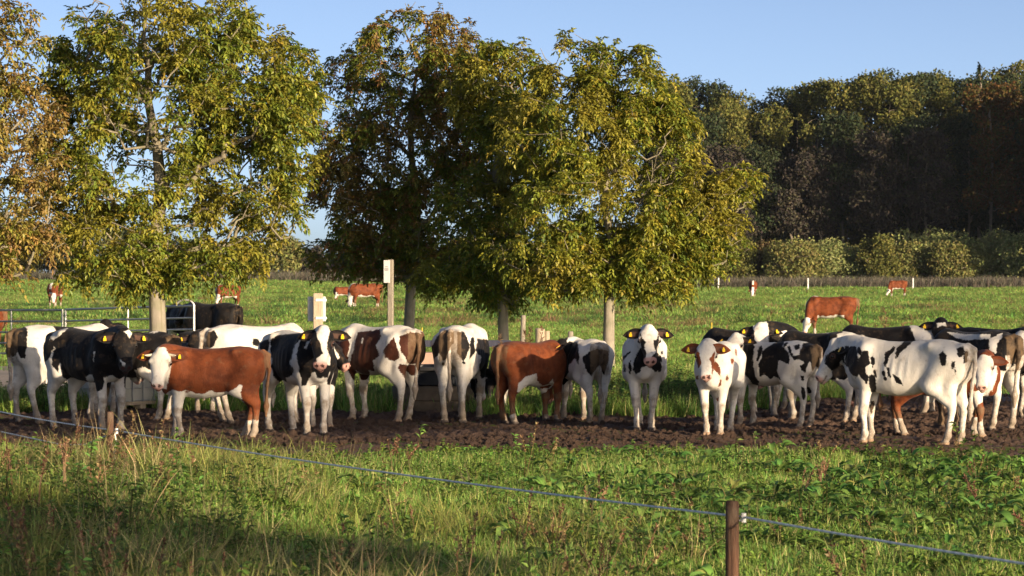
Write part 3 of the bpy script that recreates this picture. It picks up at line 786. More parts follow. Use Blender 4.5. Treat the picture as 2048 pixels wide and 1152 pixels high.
FARC = [
 dict(label='black cow behind the metal gate turning its grey face to the left', xc=424, d=66, th=143, s=1.07, dirt=.15, poll=(376, 611), phi=-150, pitch=45, legs=[(-0.052, -0.004), (-0.093, -0.003), (-0.05, 0.016), (0.066, -0.0)], seed=40, base='d', auto=[], muzzle='dark', vox=.03, group='black cattle behind the metal gate'),
 dict(label='black cow behind the metal gate with its head hidden by the tree trunk', xc=366, d=68.5, dirt=.15, th=115, s=1.03, poll=(345, 650), phi=120, pitch=50, legs=[(-0.094, -0.01), (-0.052, -0.012), (-0.054, 0.015), (-0.072, -0.018)], seed=41, base='d', auto=['legs'], vox=.034, tags=False, group='black cattle behind the metal gate'),
 dict(label='brown cow behind the metal gate, cut by the left edge of the picture', xc=-50, d=70, th=178, s=.95, poll=(-110, 660), phi=180, pitch=50, legs=[(0.086, 0.003), (0.098, -0.004), (0.08, 0.006), (0.058, 0.01)], seed=42, base='d', col='red', beef=1, auto=['face', 'belly', 'socks'], vox=.034, tags=False, group=FAR),
 dict(label='brown cow grazing head-on at the left below the orange tree', xc=110, d=172, th=-98, s=1.12, poll=(107, 588), phi=-92, pitch=72, seed=43, base='d', col='red', beef=1, auto=['face', 'crest', 'belly', 'socks'], vox=.04, far=1),
 dict(label='brown cow with white face grazing right of the left tree trunk', xc=455, d=168, th=215, s=1.05, poll=(436, 590), phi=-140, pitch=65, seed=44, base='d', col='red', beef=1, auto=['face', 'crest', 'belly', 'socks'], vox=.04, far=1),
 dict(label='small brown calf grazing beside the larger cow under the middle trees', cat='calf', xc=684, d=200, th=205, s=.85, poll=(672, 585), phi=-160, pitch=70, seed=45, base='d', col='red', beef=1, auto=['face', 'belly', 'socks'], vox=.04, far=1),
 dict(label='brown and white cow grazing beneath the middle trees', xc=730, d=168, th=200, s=1.12, L=1.2, poll=(700, 600), phi=-110, pitch=72, seed=46, base='d', col='red', beef=1, auto=['face', 'crest', 'belly', 'socks'], vox=.04, far=1),
 dict(label='large chestnut cow grazing with lowered white head, nearest in the meadow', xc=1662, d=95.5, th=172, s=1.0, L=1.12, poll=(1613, 638), reach=.75, phi=-135, pitch=68, seed=47, base='d', col='red', beef=1, auto=['face', 'crest', 'belly', 'socks'], vox=.03, far=1, udder=.7),
 dict(label='brown cow grazing head-on right of the walnut trees', xc=1506, d=240, th=-95, s=1.08, poll=(1505, 580), phi=-90, pitch=74, seed=48, base='d', col='red', beef=1, auto=['face', 'crest', 'belly', 'socks'], vox=.045, far=1),
 dict(label='brown cow grazing in profile near the right-hand white stake', xc=1795, d=252, th=185, s=1.08, poll=(1776, 579), phi=175, pitch=65, seed=49, base='d', col='red', beef=1, auto=['face', 'crest', 'belly', 'socks'], vox=.045, far=1),
]
for c in FARC: c.setdefault('group', FAR)
# ------------------------------------------------------------------ ground, mud, track
def gz(x, y):
    """height of the land: level near the camera, rising slightly far out on the left"""
    x = np.asarray(x, float); y = np.asarray(y, float)
    r = smooth01((y - 190) / 260) * 1.15 * smooth01((15 - x) / 60)
    b = .26 * smooth01((31 - y) / 7) * smooth01((-x - .2 - (31 - y) * .05) / 2.5) * smooth01((y - 17) / 6)      # low bank under the tall grass at the left
    return r + b

def curve(xs, ys):
    d = FPX * CAM_H / (np.array(ys, float) - HOR)
    X = (np.array(xs, float) - 1024) / FPX * d
    return X, d
NEAR = curve([-300, 0, 200, 400, 445, 540, 740, 900, 1200, 1500, 1700, 2048, 2400], [894, 901, 916, 932, 958, 928, 924, 914, 912, 911, 920, 932, 938])
FARB = curve([-300, 0, 300, 640, 760, 960, 1230, 1400, 1640, 1800, 2048, 2400], [836, 830, 822, 824, 829, 829, 832, 838, 800, 792, 785, 782])
def mud_mask(x, y):
    yn = np.interp(x, *NEAR); yf = np.interp(x, *FARB)
    return np.minimum(y - yn, yf - y) + (fbm(x * 1.1, y * .8, 71, 4) - .5) * 2.2

def in_path(x, y):
    return smooth01((y - (45.5 - .05 * x)) / .4) * smooth01((61.5 - y) / .4) * smooth01((-3.9 - .25 * (y - 47) - x) / .3)

m_ground, nt, p = new_mat('soil_under_grass')
co = coords(nt, 'Object')
n1 = noise_n(nt, .35, 5.0, co); n2 = noise_n(nt, 3.0, 5.0, co); n3 = noise_n(nt, .045, 3.0, co)
c1 = mixc(nt, map01(nt, n2, .3, .7), (.105, .155, .03), (.145, .18, .04))
c2 = mixc(nt, map01(nt, n1, .45, .75), c1, (.145, .14, .05))
c2 = mixc(nt, math_n(nt, 'MULTIPLY', map01(nt, n3, .4, .7), .5), c2, (.09, .15, .03))
nt.links.new(c2, p.inputs['Base Color']); p.inputs['Roughness'].default_value = .95; p.inputs['Specular IOR Level'].default_value = .05
bump(nt, p, math_n(nt, 'ADD', noise_n(nt, 8.0, 6.0, co), noise_n(nt, 1.2, 3.0, co)), .9, .12)

ysr = np.unique(np.concatenate([np.linspace(-120, 12, 12), np.linspace(12, 36, 60), np.linspace(36, 130, 60), np.geomspace(130, 4500, 60)]))
xsr = np.unique(np.concatenate([-np.geomspace(12, 2500, 34), np.linspace(-12, 12, 61), np.geomspace(12, 2500, 34)]))
GX, GY = np.meshgrid(xsr, ysr)
hump = (fbm(GX * .5, GY * .5, 4, 3) - .5) * .16 * smooth01((36 - GY) / 6) + (fbm(GX * .25, GY * .16, 8, 3) - .5) * .22 * smooth01((GY - 52) / 8)
GZ = gz(GX, GY) + hump * (GY < 600)
def grid_quads(r, c):
    i = np.arange((r - 1) * c).reshape(r - 1, c)[:, :-1].ravel()
    return np.stack([i, i + 1, i + c + 1, i + c], 1)
gme = mesh_np('ground', np.stack([GX, GY, GZ], -1).reshape(-1, 3), grid_quads(*GX.shape))
ground = tag(link('ground', gme, m_ground), kind='structure')

m_mud, nt, p = new_mat('trodden_mud')
co = coords(nt, 'Object')
n1 = noise_n(nt, .8, 5.0, co, .6); n2 = noise_n(nt, 14.0, 5.0, co, .65)
c1 = mixc(nt, map01(nt, n2, .32, .68), (.072, .046, .032), (.20, .118, .080))
c1 = mixc(nt, map01(nt, n1, .35, .7), c1, (.135, .084, .058))
wet = map01(nt, noise_n(nt, .55, 4.0, co, .6), .52, .66)
nt.links.new(mixc(nt, math_n(nt, 'MULTIPLY', wet, .45), c1, (.030, .020, .015)), p.inputs['Base Color']); nt.links.new(math_n(nt, 'MULTIPLY_ADD', wet, -.45, .88), p.inputs['Roughness']); p.inputs['Specular IOR Level'].default_value = .3
bump(nt, p, math_n(nt, 'ADD', noise_n(nt, 30.0, 6.0, co, .7), n2), 1.0, .06)
mx = np.arange(-10.5, 10.5, .034); my = np.arange(30.5, 50.5, .048)
MX, MY = np.meshgrid(mx, my)
mm = mud_mask(MX, MY)
clod = np.maximum(fbm(MX * 6.5, MY * 5.5, 12, 3) - .50, 0) * .13 + np.maximum(fbm(MX * 1.5, MY * 1.5, 14, 2) - .5, 0) * .05 + np.maximum(fbm(MX * 15, MY * 12, 16, 2) - .48, 0) * .085
rough = .45 + .9 * smooth01((fbm(MX * .35, MY * .35, 77, 2) - .42) / .2)
MZ = np.where(mm > -.7, clod * rough + .012, -.08) + np.clip(mm * .09, -.12, .0) - .015 * smooth01((MY - 30) / 1)
mme = mesh_np('mud', np.stack([MX, MY, MZ], -1).reshape(-1, 3), grid_quads(*MX.shape))
tag(link('mud', mme, m_mud), kind='structure')

m_conc, nt, p = new_mat('worn_concrete')
co = coords(nt, 'Object'); n1 = noise_n(nt, .8, 6.0, co); n2 = noise_n(nt, 25.0, 4.0, co)
nt.links.new(mixc(nt, map01(nt, n1, .3, .7), (.30, .255, .22), (.21, .185, .165)), p.inputs['Base Color'])
p.inputs['Roughness'].default_value = .9; bump(nt, p, n2, .4, .01)
# slabs of the farm track behind the left half of the herd
pq = 0
for j in range(5):
    for i in range(6):
        y0, y1 = 46.6 + j * 3.0, 46.6 + (j + 1) * 3.0 - .04
        xr = -4.1 - .25 * (y0 - 47) if i == 0 else None
        x1 = (-4.3 - .25 * (y0 - 47)) - i * 2.6; x0 = x1 - 2.56
        b = MB().box(((x0 + x1) / 2, (y0 + y1) / 2, .03 + .01 * ((i * 7 + j * 3) % 3)), (x1 - x0, y1 - y0, .14), 0, .02)
        o = b.build('concrete_slab', m_conc)
        if pq == 0:
            track = o; o.name = 'farm_track'; tag(o, kind='structure')
        else:
            o.parent = track
        pq += 1

# ------------------------------------------------------------------ leaves and trees
def leaf_mat(name, trans=.35, rough=.5, rnd=.25, attr='leaf', spec=.25, inst=False):
    m, nt, p = new_mat(name)
    a = N(nt, 'ShaderNodeAttribute', attribute_name=attr).outputs['Color']
    if inst:
        r = nt.nodes.new('ShaderNodeObjectInfo').outputs['Random']
        h = nt.nodes.new('ShaderNodeHueSaturation')
        nt.links.new(math_n(nt, 'MULTIPLY_ADD', r, .05, .475), h.inputs['Hue'])
        nt.links.new(math_n(nt, 'MULTIPLY_ADD', math_n(nt, 'FRACT', math_n(nt, 'MULTIPLY', r, 7.13)), .7, .65), h.inputs['Value'])
        nt.links.new(a, h.inputs['Color']); a = h.outputs[0]
    nt.links.new(a, p.inputs['Base Color'])
    p.inputs['Roughness'].default_value = rough; p.inputs['Specular IOR Level'].default_value = spec
    t = nt.nodes.new('ShaderNodeBsdfTranslucent'); nt.links.new(a, t.inputs['Color'])
    mx_ = nt.nodes.new('ShaderNodeMixShader'); mx_.inputs[0].default_value = trans
    nt.links.new(p.outputs[0], mx_.inputs[1]); nt.links.new(t.outputs[0], mx_.inputs[2])
    nt.links.new(mx_.outputs[0], nt.nodes['Material Output'].inputs['Surface'])
    return m
M_LEAF = leaf_mat('walnut_leaf', .38, .42, spec=.35)
M_FAR = leaf_mat('far_leaf', .2, .8, spec=.1)
M_GRASS = leaf_mat('grass_blade', .35, .55, inst=True, spec=.2)

def bark_mat(name, c1, c2, c3=None):
    m, nt, p = new_mat(name)
    co = coords(nt, 'Object', (1, 1, .35)); n = noise_n(nt, 9.0, 6.0, co, .65); g = noise_n(nt, 2.3, 3.0, coords(nt))
    c = mixc(nt, map01(nt, n, .3, .7), c1, c2)
    if c3: c = mixc(nt, math_n(nt, 'MULTIPLY', map01(nt, g, .5, .7), .6), c, c3)
    nt.links.new(c, p.inputs['Base Color']); p.inputs['Roughness'].default_value = .85; p.inputs['Specular IOR Level'].default_value = .1
    bump(nt, p, n, .6, .03); return m
M_BARK = bark_mat('pale_walnut_bark', (.33, .29, .23), (.20, .175, .14), (.17, .18, .10))
M_LIMB = bark_mat('walnut_limb_bark', (.26, .23, .165), (.16, .14, .10), (.18, .18, .09))
M_FBARK = bark_mat('dark_bark', (.13, .11, .085), (.20, .17, .13))

def rand_dirs(rng, n):
    v = rng.normal(size=(n, 3)); return v / np.linalg.norm(v, axis=1)[:, None]

def norm(v): return v / np.maximum(np.linalg.norm(v, axis=-1, keepdims=True), 1e-9)

def lobe_points(rng, lobes, n, shell=.55):
    """points spread in a union of ellipsoids, more of them near the outside"""
    w = np.array([l[3] * l[4] * l[5] for l in lobes]) ** .62; w /= w.sum()
    out = []
    k = rng.choice(len(lobes), n * 2, p=w)
    L = np.array(lobes)[k]
    u = rand_dirs(rng, n * 2)
    r = np.where(rng.random(n * 2) < shell, rng.uniform(.72, 1.0, n * 2), rng.random(n * 2) ** (1 / 3))
    P = L[:, :3] + u * r[:, None] * L[:, 3:6]
    return P[:n]

def skeleton(rng, trunk, targets):
    """grow limbs from the trunk polyline to every target; returns nodes, parents"""
    nodes = [np.array(q, float) for q in trunk]; par = [-1] + list(range(len(trunk) - 1))
    base_n = len(trunk)
    first = max(1, int(base_n * .35))
    arr = np.array(nodes); order = np.argsort(((targets - np.array(trunk[-1])) ** 2).sum(1) * rng.uniform(.6, 1.6, len(targets)))
    order = np.argsort(np.linalg.norm(targets[:, :2] - np.array(trunk)[:, :2].mean(0), axis=1) + .25 * rng.random(len(targets)))
    tips = []
    A = np.zeros((len(targets) * 5 + base_n + 5, 3)); A[:base_n] = arr; nA = base_n
    P = list(par)
    for ti in order:
        t = targets[ti]
        dv = t - A[:nA]; dist = np.linalg.norm(dv, axis=1)
        pen = dist + np.maximum(A[:nA, 2] + .15 * dist - t[2], 0) * 1.2
        pen[:first] += 50
        j = int(np.argmin(pen)); L = dist[j]
        ns = int(np.clip(round(L / .45), 1, 4)); k = j
        for s_ in range(1, ns + 1):
            f = s_ / ns
            q = A[j] + (t - A[j]) * f + np.array([0, 0, .10 * L * math.sin(math.pi * f) * .8]) + (rng.normal(size=3) * .05 * L if s_ < ns else 0)
            A[nA] = q; P.append(k); k = nA; nA += 1
        tips.append(k)
    return A[:nA], np.array(P), np.array(tips)

def limb_mesh(A, P, tips, r0, rmin, n=5, expo=.44):
    cnt = np.zeros(len(A)); cnt[tips] += 1
    for i in range(len(A) - 1, 0, -1): cnt[P[i]] += cnt[i]
    rad = np.maximum(r0 * (cnt / cnt[0]) ** expo, rmin)
    ch = np.where(P >= 0)[0]
    a, b = A[P[ch]], A[ch]; ra, rb = rad[P[ch]], rad[ch]
    ra = np.minimum(ra, rb * 1.35)
    d = norm(b - a); ref = np.where(np.abs(d[:, 2:3]) < .9, [[0, 0, 1.0]], [[1.0, 0, 0]])
    u = norm(np.cross(d, ref)); w = np.cross(d, u)
    an = np.arange(n) * 2 * math.pi / n
    ring = np.cos(an)[None, :, None] * u[:, None] + np.sin(an)[None, :, None] * w[:, None]
    v = np.concatenate([a[:, None] + ring * ra[:, None, None], b[:, None] + d[:, None] * rb[:, None, None] * .3 + ring * rb[:, None, None]], 1).reshape(-1, 3)
    k = np.arange(len(ch))[:, None] * 2 * n; i = np.arange(n)[None]; j = (i + 1) % n
    q = np.stack([k + i, k + j, k + n + j, k + n + i], -1).reshape(-1, 4)
    return v, q

def leaflets(base, direc, up, L, W, fold=.25, droop=None):
    """kite-shaped leaves folded along the midrib; arrays of n"""
    n = len(base); d = norm(direc); s = norm(np.cross(d, up)); m = norm(np.cross(s, d))
    L = L[:, None]; W = W[:, None]
    mid = base + d * L * .45
    tip = base + d * L + (-m * L * .18 if droop is None else droop)
    l = mid + s * W * .5 + m * W * fold; r = mid - s * W * .5 + m * W * fold
    v = np.stack([base, r, tip, l], 1).reshape(-1, 3)
    k = np.arange(n)[:, None] * 4
    t = np.concatenate([k + [0, 1, 2], k + [0, 2, 3]], 0)
    return v, t

def leaf_cols(rng, n, cols, w):
    c = np.array(cols)[rng.choice(len(cols), n, p=np.array(w) / sum(w))]
    return c * rng.uniform(.72, 1.25, (n, 1)) * rng.uniform(.92, 1.08, (n, 3))

def walnut(label, tx, d, tr, lobes_px, n_tip, cols, w, seed, top_y, lean=0.0, per=(9, 13), llen=.108, bare=0.0, thin=.335, bark=None, name='walnut_tree'):
    rng = np.random.default_rng(seed)
    X0 = px(tx, d); z0 = float(gz(X0, d))
    k = d / FPX
    lobes = [((x - tx) * k, rng.uniform(-.5, .5) * rx * k, CAM_H - (y - HOR) * k - z0, rx * k, rx * k * 1.05, ry * k) for (x, y, rx, ry) in lobes_px]
    ztop = CAM_H - (top_y - HOR) * k - z0
    T = lobe_points(rng, lobes, n_tip, .68)
    fork = 1.9
    tk = [(0, 0, -.1), (lean * .1, 0, .5), (lean * .25, .02, 1.1), (lean * .45, .0, fork)] + [(lean * .5 + lean * .5 * f + .12 * math.sin(f * 7 + seed), .12 * math.cos(f * 5 + seed), fork + (ztop * .80 - fork) * f) for f in (.2, .4, .6, .8, 1.0)]
    A, P, tips = skeleton(rng, tk, T)
    v, q = limb_mesh(A, P, tips, tr, .006)
    root = empty(name, (X0, d, z0), label, 'tree', 'walnut trees behind the herd')
    tv, tq = [], []
    # trunk flares at the foot: a lathe along the lower trunk
    mb = MB(); tp = [Vector(t) for t in tk[:4]]
    mb.tube([tp[0], tp[0] + Vector((0, 0, .25)), tp[1], tp[2], tp[3]], [tr * 1.45, tr * 1.15, tr * 1.04, tr * .97, tr * .9], 14)
    mb.build('trunk', bark or M_BARK, root, True)
    link('limbs', mesh_np('limbs', v, q), M_LIMB, root)
    # compound leaves at the twig ends
    tipP = A[tips]; prev = A[P[tips]]
    gap = fbm(tipP[:, 0] * 1.1 + seed * 3, tipP[:, 2] * 1.1 + tipP[:, 1] * .6, seed + 5, 3)
    keep = (rng.random(len(tips)) > bare) & (gap > thin + .06 * rng.normal(size=len(tips)))
    tipP, prev = tipP[keep], prev[keep]
    nc = rng.integers(per[0], per[1] + 1, len(tipP)); ii = np.repeat(np.arange(len(tipP)), nc)
    td = norm(tipP - prev)[ii]
    dirs = norm(td * .7 + rand_dirs(rng, len(ii)) * .95 + np.array([0, 0, .12]))
    start = tipP[ii] - td * (rng.random((len(ii), 1)) * .30) + rng.normal(size=(len(ii), 3)) * .03
    rl = rng.uniform(.18, .32, len(ii))
    side = norm(np.cross(dirs, [0, 0, 1.0]) + 1e-6)
    B, D, U, Ln, Wd, own = [], [], [], [], [], []
    for f, sg in ((.35, 1), (.35, -1), (.62, 1), (.62, -1), (.88, 1), (.88, -1), (1.0, 0)):
        pos = start + dirs * (rl * f)[:, None] - np.array([0, 0, 1.0]) * (rl * f * f * .55)[:, None]
        dd = dirs * .55 + side * sg * .85 + np.array([0, 0, -.50]) + rng.normal(size=dirs.shape) * .22
        B.append(pos); D.append(dd); U.append(norm(np.array([0, 0, 1.0]) + rng.normal(size=dirs.shape) * .35))
        Ln.append(llen * rng.uniform(.75, 1.2, len(ii)) * (.8 + .35 * f)); Wd.append(llen * .5 * rng.uniform(.8, 1.2, len(ii))); own.append(np.arange(len(ii)))
    B, D, U = map(np.concatenate, (B, D, U)); Ln, Wd, own = map(np.concatenate, (Ln, Wd, own))
    v, t = leaflets(B, D, U, Ln, Wd)
    cc = leaf_cols(rng, len(ii), cols, w)
    # branches that have coloured earlier than others
    br = fbm(start[:, 0] * .9 + seed, start[:, 2] * .9, seed, 2)
    if len(cols) > 3:
        turn = br > .60; cc[turn] = cc[turn] * .55 + np.array(cols[-1]) * .45
    me = mesh_np('foliage', v, None, t)
    add_attr(me, 'leaf', np.repeat(cc[own] * rng.uniform(.8, 1.2, (len(own), 1)), 4, 0))
    link('crown', me, M_LEAF, root)
    return root

GREEN = [(.225, .25, .036), (.155, .21, .036), (.30, .285, .038), (.34, .275, .045)]
DARKG = [(0.207, 0.230, 0.035), (0.149, 0.190, 0.033), (0.276, 0.230, 0.037), (0.276, 0.155, 0.055)]
AUTUM = [(.30, .245, .06), (.23, .235, .045), (.36, .25, .07), (.33, .21, .08)]
walnut('large green walnut tree growing beside the metal gate', 318, 58, .175, [(340, 40, 190, 110), (190, 150, 105, 120), (500, 170, 140, 130), (330, 190, 160, 120), (250, 330, 160, 110), (470, 330, 140, 110), (560, 220, 80, 90), (230, 470, 120, 75), (430, 470, 150, 65), (540, 420, 80, 70), (225, 530, 110, 48), (420, 522, 120, 40), (290, 560, 80, 28), (150, 380, 70, 80), (115, 300, 50, 90), (130, 130, 55, 80), (590, 310, 50, 70)], 1350, GREEN, [5, 3, 3, .5], 11, -40, -.12)
walnut('dark reddish walnut tree standing behind the signposts', 815, 70, .135, [(830, 110, 140, 105), (690, 190, 80, 110), (670, 330, 60, 110), (720, 330, 110, 140), (930, 210, 130, 130), (840, 300, 150, 130), (760, 450, 120, 80), (900, 420, 140, 110), (690, 500, 80, 50), (840, 520, 110, 50)], 1000, DARKG, [4, 4, 2, 3], 12, 10, .2, thin=.385)
walnut('slim walnut tree with grey trunk left of the palest trunk', 1008, 66, .125, [(1000, 170, 110, 100), (1050, 300, 120, 120), (960, 420, 110, 100), (1000, 520, 110, 55), (890, 545, 70, 32), (1000, 590, 60, 25)], 700, GREEN, [4, 5, 3, 1], 13, 70, -.1)
walnut('yellow green walnut tree with pale trunk right of centre', 1217, 62, .125, [(1145, 125, 75, 75), (1255, 170, 100, 85), (1150, 260, 170, 110), (1310, 280, 100, 100), (1200, 400, 200, 100), (1370, 400, 100, 80), (1465, 375, 62, 50), (1300, 500, 130, 60), (1090, 500, 120, 50), (1210, 535, 110, 40), (1455, 460, 45, 50), (1315, 568, 70, 28), (1120, 562, 70, 26), (1400, 510, 70, 40)], 1300, GREEN, [6, 2, 5, .6], 14, 50, .05, thin=.372)
walnut('thin orange leaved walnut tree reaching in at the left edge', -115, 56, .15, [(10, 90, 75, 110), (50, 270, 95, 110), (30, 420, 95, 80), (-120, 250, 150, 200), (70, 480, 60, 40), (0, 520, 80, 40)], 620, AUTUM, [4, 4, 2, 1.2], 15, -60, .3, per=(5, 8), bare=.05)

# ------------------------------------------------------------------ wood, bushes and reeds at the far side
def far_tree(label, group, name, tx, d, top_y, width_px, base_frac, cols, w, seed, n=3600, size=.42, trunk=.22, cat='tree', dens=1.0, conifer=False):
    rng = np.random.default_rng(seed)
    k = d / FPX; X0 = px(tx, d); z0 = float(gz(X0, d)); Hh = CAM_H - (top_y - HOR) * k - z0; Wd = width_px * k * .5
    zb = Hh * base_frac; root = empty(name, (X0, d, z0 - .05), label, cat, group)
    if conifer:
        zz = rng.random(n) ** .8; zt = zb + (Hh - zb) * (1 - zz); rr = Wd * (zz * (.75 + .35 * np.sin(zz * 60))) * np.sqrt(rng.random(n)); an = rng.random(n) * 6.283
        Pp = np.stack([rr * np.cos(an), rr * np.sin(an), zt], 1)
    else:
        nl = 16; lob = []
        for i in range(nl):
            f = (i + .5) / nl; zc = zb + (Hh - zb) * (.12 + .76 * f); env = Wd * math.sqrt(max(1 - ((f - .42) / .72) ** 2, .08))
            a = i * 2.4 + rng.random(); off = env * rng.uniform(.25, .75)
            r = Wd * rng.uniform(.30, .48) * (1.05 - .4 * f)
            lob.append((off * math.cos(a), off * math.sin(a), zc, r, r, r * rng.uniform(.6, .9)))
        for q in range(4): lob.append((Wd * rng.uniform(-.5, .5), Wd * rng.uniform(-.4, .4), Hh - Wd * rng.uniform(.40, .62), Wd * .36, Wd * .36, Wd * .36))
        Pp = lobe_points(rng, lob, int(n * dens), .75)
        Pp = Pp + rng.normal(size=Pp.shape) * size * .5
    m_ = len(Pp)
    cc = leaf_cols(rng, m_, cols, w)
    br = fbm(Pp[:, 0] * .35 + seed, Pp[:, 2] * .35 + Pp[:, 1] * .2, seed, 2)
    cc = cc * (.75 + .5 * br)[:, None]
    v, t = leaflets(Pp, rand_dirs(rng, m_) + np.array([0, 0, -.2]), norm(np.array([0, 0, 1.0]) + rand_dirs(rng, m_) * .8), size * rng.uniform(.6, 1.3, m_), size * .8 * rng.uniform(.6, 1.2, m_), .2)
    me = mesh_np('foliage', v, None, t); add_attr(me, 'leaf', np.repeat(cc, 4, 0))
    link('crown', me, M_FAR, root)
    if trunk:
        nt_ = 30 if not conifer else 0
        T = lobe_points(rng, lob, nt_) if nt_ else np.array([[0, 0, Hh * .95]])
        A, P, tips = skeleton(rng, [(0, 0, -.2), (rng.normal() * .2, 0, zb * .5 + .5), (rng.normal() * .4, 0, zb + 1), (rng.normal() * .6, 0, (zb + Hh) * .5), (0, 0, Hh * .8)], T)
        v, q = limb_mesh(A, P, tips, trunk, .05, 5, .5)
        link('trunk', mesh_np('trunk', v, q), M_FBARK, root)
    return root

F_GREEN = [(0.045, 0.063, 0.029), (0.035, 0.053, 0.026), (0.069, 0.077, 0.036)]
F_OLIVE = [(0.134, 0.139, 0.036), (0.168, 0.158, 0.045), (0.099, 0.114, 0.032)]
F_BROWN = [(0.062, 0.051, 0.043), (0.050, 0.045, 0.041), (0.074, 0.070, 0.043)]
F_ORANG = [(0.138, 0.072, 0.027), (0.105, 0.072, 0.026), (0.081, 0.085, 0.023)]
F_SUNPALE = [(0.245, 0.283, 0.104), (0.196, 0.232, 0.086), (0.306, 0.306, 0.123)]  # leaves painted paler in place of sunlight on these bushes
F_SHRUB = [(0.172, 0.192, 0.060), (0.192, 0.166, 0.060), (0.224, 0.218, 0.073)]
rw = np.random.default_rng(77)
topx = [1300, 1340, 1380, 1450, 1490, 1560, 1620, 1700, 1760, 1830, 1900, 1960, 2000, 2100, 2200]
topy = [210, 175, 142, 165, 195, 188, 165, 135, 150, 128, 142, 150, 124, 130, 140]
where = ['behind the pale walnut crown', 'above the grazing chestnut cow', 'in the middle of the wood', 'right of the tallest crown', 'near the right edge']
WOOD = 'trees of the wood beyond the meadow'
ORD = ['first', 'second', 'third', 'fourth', 'fifth', 'sixth', 'seventh', 'eighth', 'ninth', 'tenth', 'eleventh', 'twelfth', 'thirteenth', 'fourteenth', 'fifteenth', 'sixteenth', 'seventeenth', 'eighteenth', 'nineteenth', 'twentieth', 'twenty-first', 'twenty-second', 'twenty-third', 'twenty-fourth', 'twenty-fifth', 'twenty-sixth']
seen = {}
def nth(key):
    seen[key] = seen.get(key, 0) + 1
    return ORD[seen[key] - 1]
kinds = {'g': ('dark green broadleaf tree', F_GREEN), 'o': ('olive yellow tree top', F_OLIVE), 'b': ('brownish half-bare tree', F_BROWN), 'r': ('orange tinted tree', F_ORANG)}
xw = np.arange(1318, 2110, 46)
for i, x in enumerate(xw):                    # back row: green and olive tops that rise above the front row
    kd = 'gogooggoogogoggogg'[i % 18]
    far_tree('%s %s from the left in the back row of the wood' % (nth('back' + kd), kinds[kd][0]), WOOD, 'woodland_tree', x, 452 + rw.uniform(0, 22), float(np.interp(x, topx, topy)) + rw.uniform(-10, 10), rw.uniform(130, 210), .10, kinds[kd][1], [3, 2, 2], 300 + i, 9000, .55)
for i, x in enumerate(np.arange(1345, 2080, 58)):     # front row: brown and dark trees whose trunks show
    kd = 'bgbgbbgbgbggrr'[i % 14]
    if x > 1960: kd = 'r'
    ty = float(np.interp(x, topx, topy)) + rw.uniform(60, 130) - (40 if kd == 'r' else 0)
    far_tree('%s %s from the left in the front row of the wood' % (nth('front' + kd), kinds[kd][0]), WOOD, 'woodland_tree', x + rw.uniform(-12, 12), 434 + rw.uniform(-6, 10), ty, rw.uniform(120, 165), .30, kinds[kd][1], [3, 2, 2], 400 + i, 7500, .5, dens=.75 if kd == 'b' else 1.0)
rng = np.random.default_rng(9)
nw = 26000; wx = rng.uniform(1290, 2130, nw); wd = rng.uniform(478, 515, nw)
wt = np.interp(wx, topx, topy) + 45 + 40 * fbm(wx / 40, wd / 30, 3, 2)
wh = (CAM_H - (wt - HOR) / FPX * wd) * rng.random(nw) ** .8
Pw = np.stack([(wx - 1024) / FPX * wd, wd, wh], 1)
v, t = leaflets(Pw, rand_dirs(rng, nw), rand_dirs(rng, nw), rng.uniform(.8, 1.6, nw), rng.uniform(.6, 1.3, nw), .2)
me = mesh_np('woodland', v, None, t); add_attr(me, 'leaf', np.repeat(leaf_cols(rng, nw, F_GREEN + F_BROWN, [3, 3, 2, 1, 1, 1]), 4, 0))
tag(link('woodland', me, M_FAR), 'deep dark interior of the wood beyond the meadow', kind='stuff')
far_tree('dark conifer spire rising from the wood near the right edge', WOOD, 'spruce_tree', 1958, 446, 126, 75, .3, [(.028, .045, .018), (.035, .05, .02)], [1, 1], 500, 2600, conifer=True)
SHR = 'bushes along the far side of the meadow'
bush = [(1395, 478, 120, 'o'), (1462, 470, 110, 'o'), (1520, 484, 110, 'b'), (1585, 478, 110, 's'), (1655, 474, 120, 'w'), (1712, 488, 100, 's'), (1752, 468, 70, 'o'), (1800, 480, 110, 's'), (1850, 460, 150, 'w'), (1905, 482, 90, 's'), (1960, 462, 140, 'w'), (2000, 486, 100, 'b'), (2048, 464, 130, 'w'), (2110, 470, 140, 's')]
bk = {'o': ('olive bush', F_OLIVE), 's': ('low dull green bush', F_SHRUB), 'w': ('silvery green bush painted pale for sunlight', F_SUNPALE), 'b': ('brown autumn bush', [(.12, .075, .035), (.10, .08, .035), (.08, .07, .03)])}
bl = ['half behind the walnut crown', 'right of the first olive one', 'left of the dull green ones', 'beside the brown one', 'mid hedge', 'right of the middle pale bush', 'tall and thin', 'left of the largest pale bush', 'largest and roundest', 'tucked behind the largest pale bush', 'second from the right edge', 'with rusty leaves near the right edge', 'cut by the right edge', 'beyond the right edge']
for i, (x, y, wpx, kd) in enumerate(bush):
    far_tree('%s at the foot of the wood, %s' % (bk[kd][0], bl[i]), SHR, 'bush', x, 416 + (i % 3) * 4, y, wpx * 1.35, .04, bk[kd][1], [3, 2, 2], 600 + i, 8500, .40, .1, 'bush')
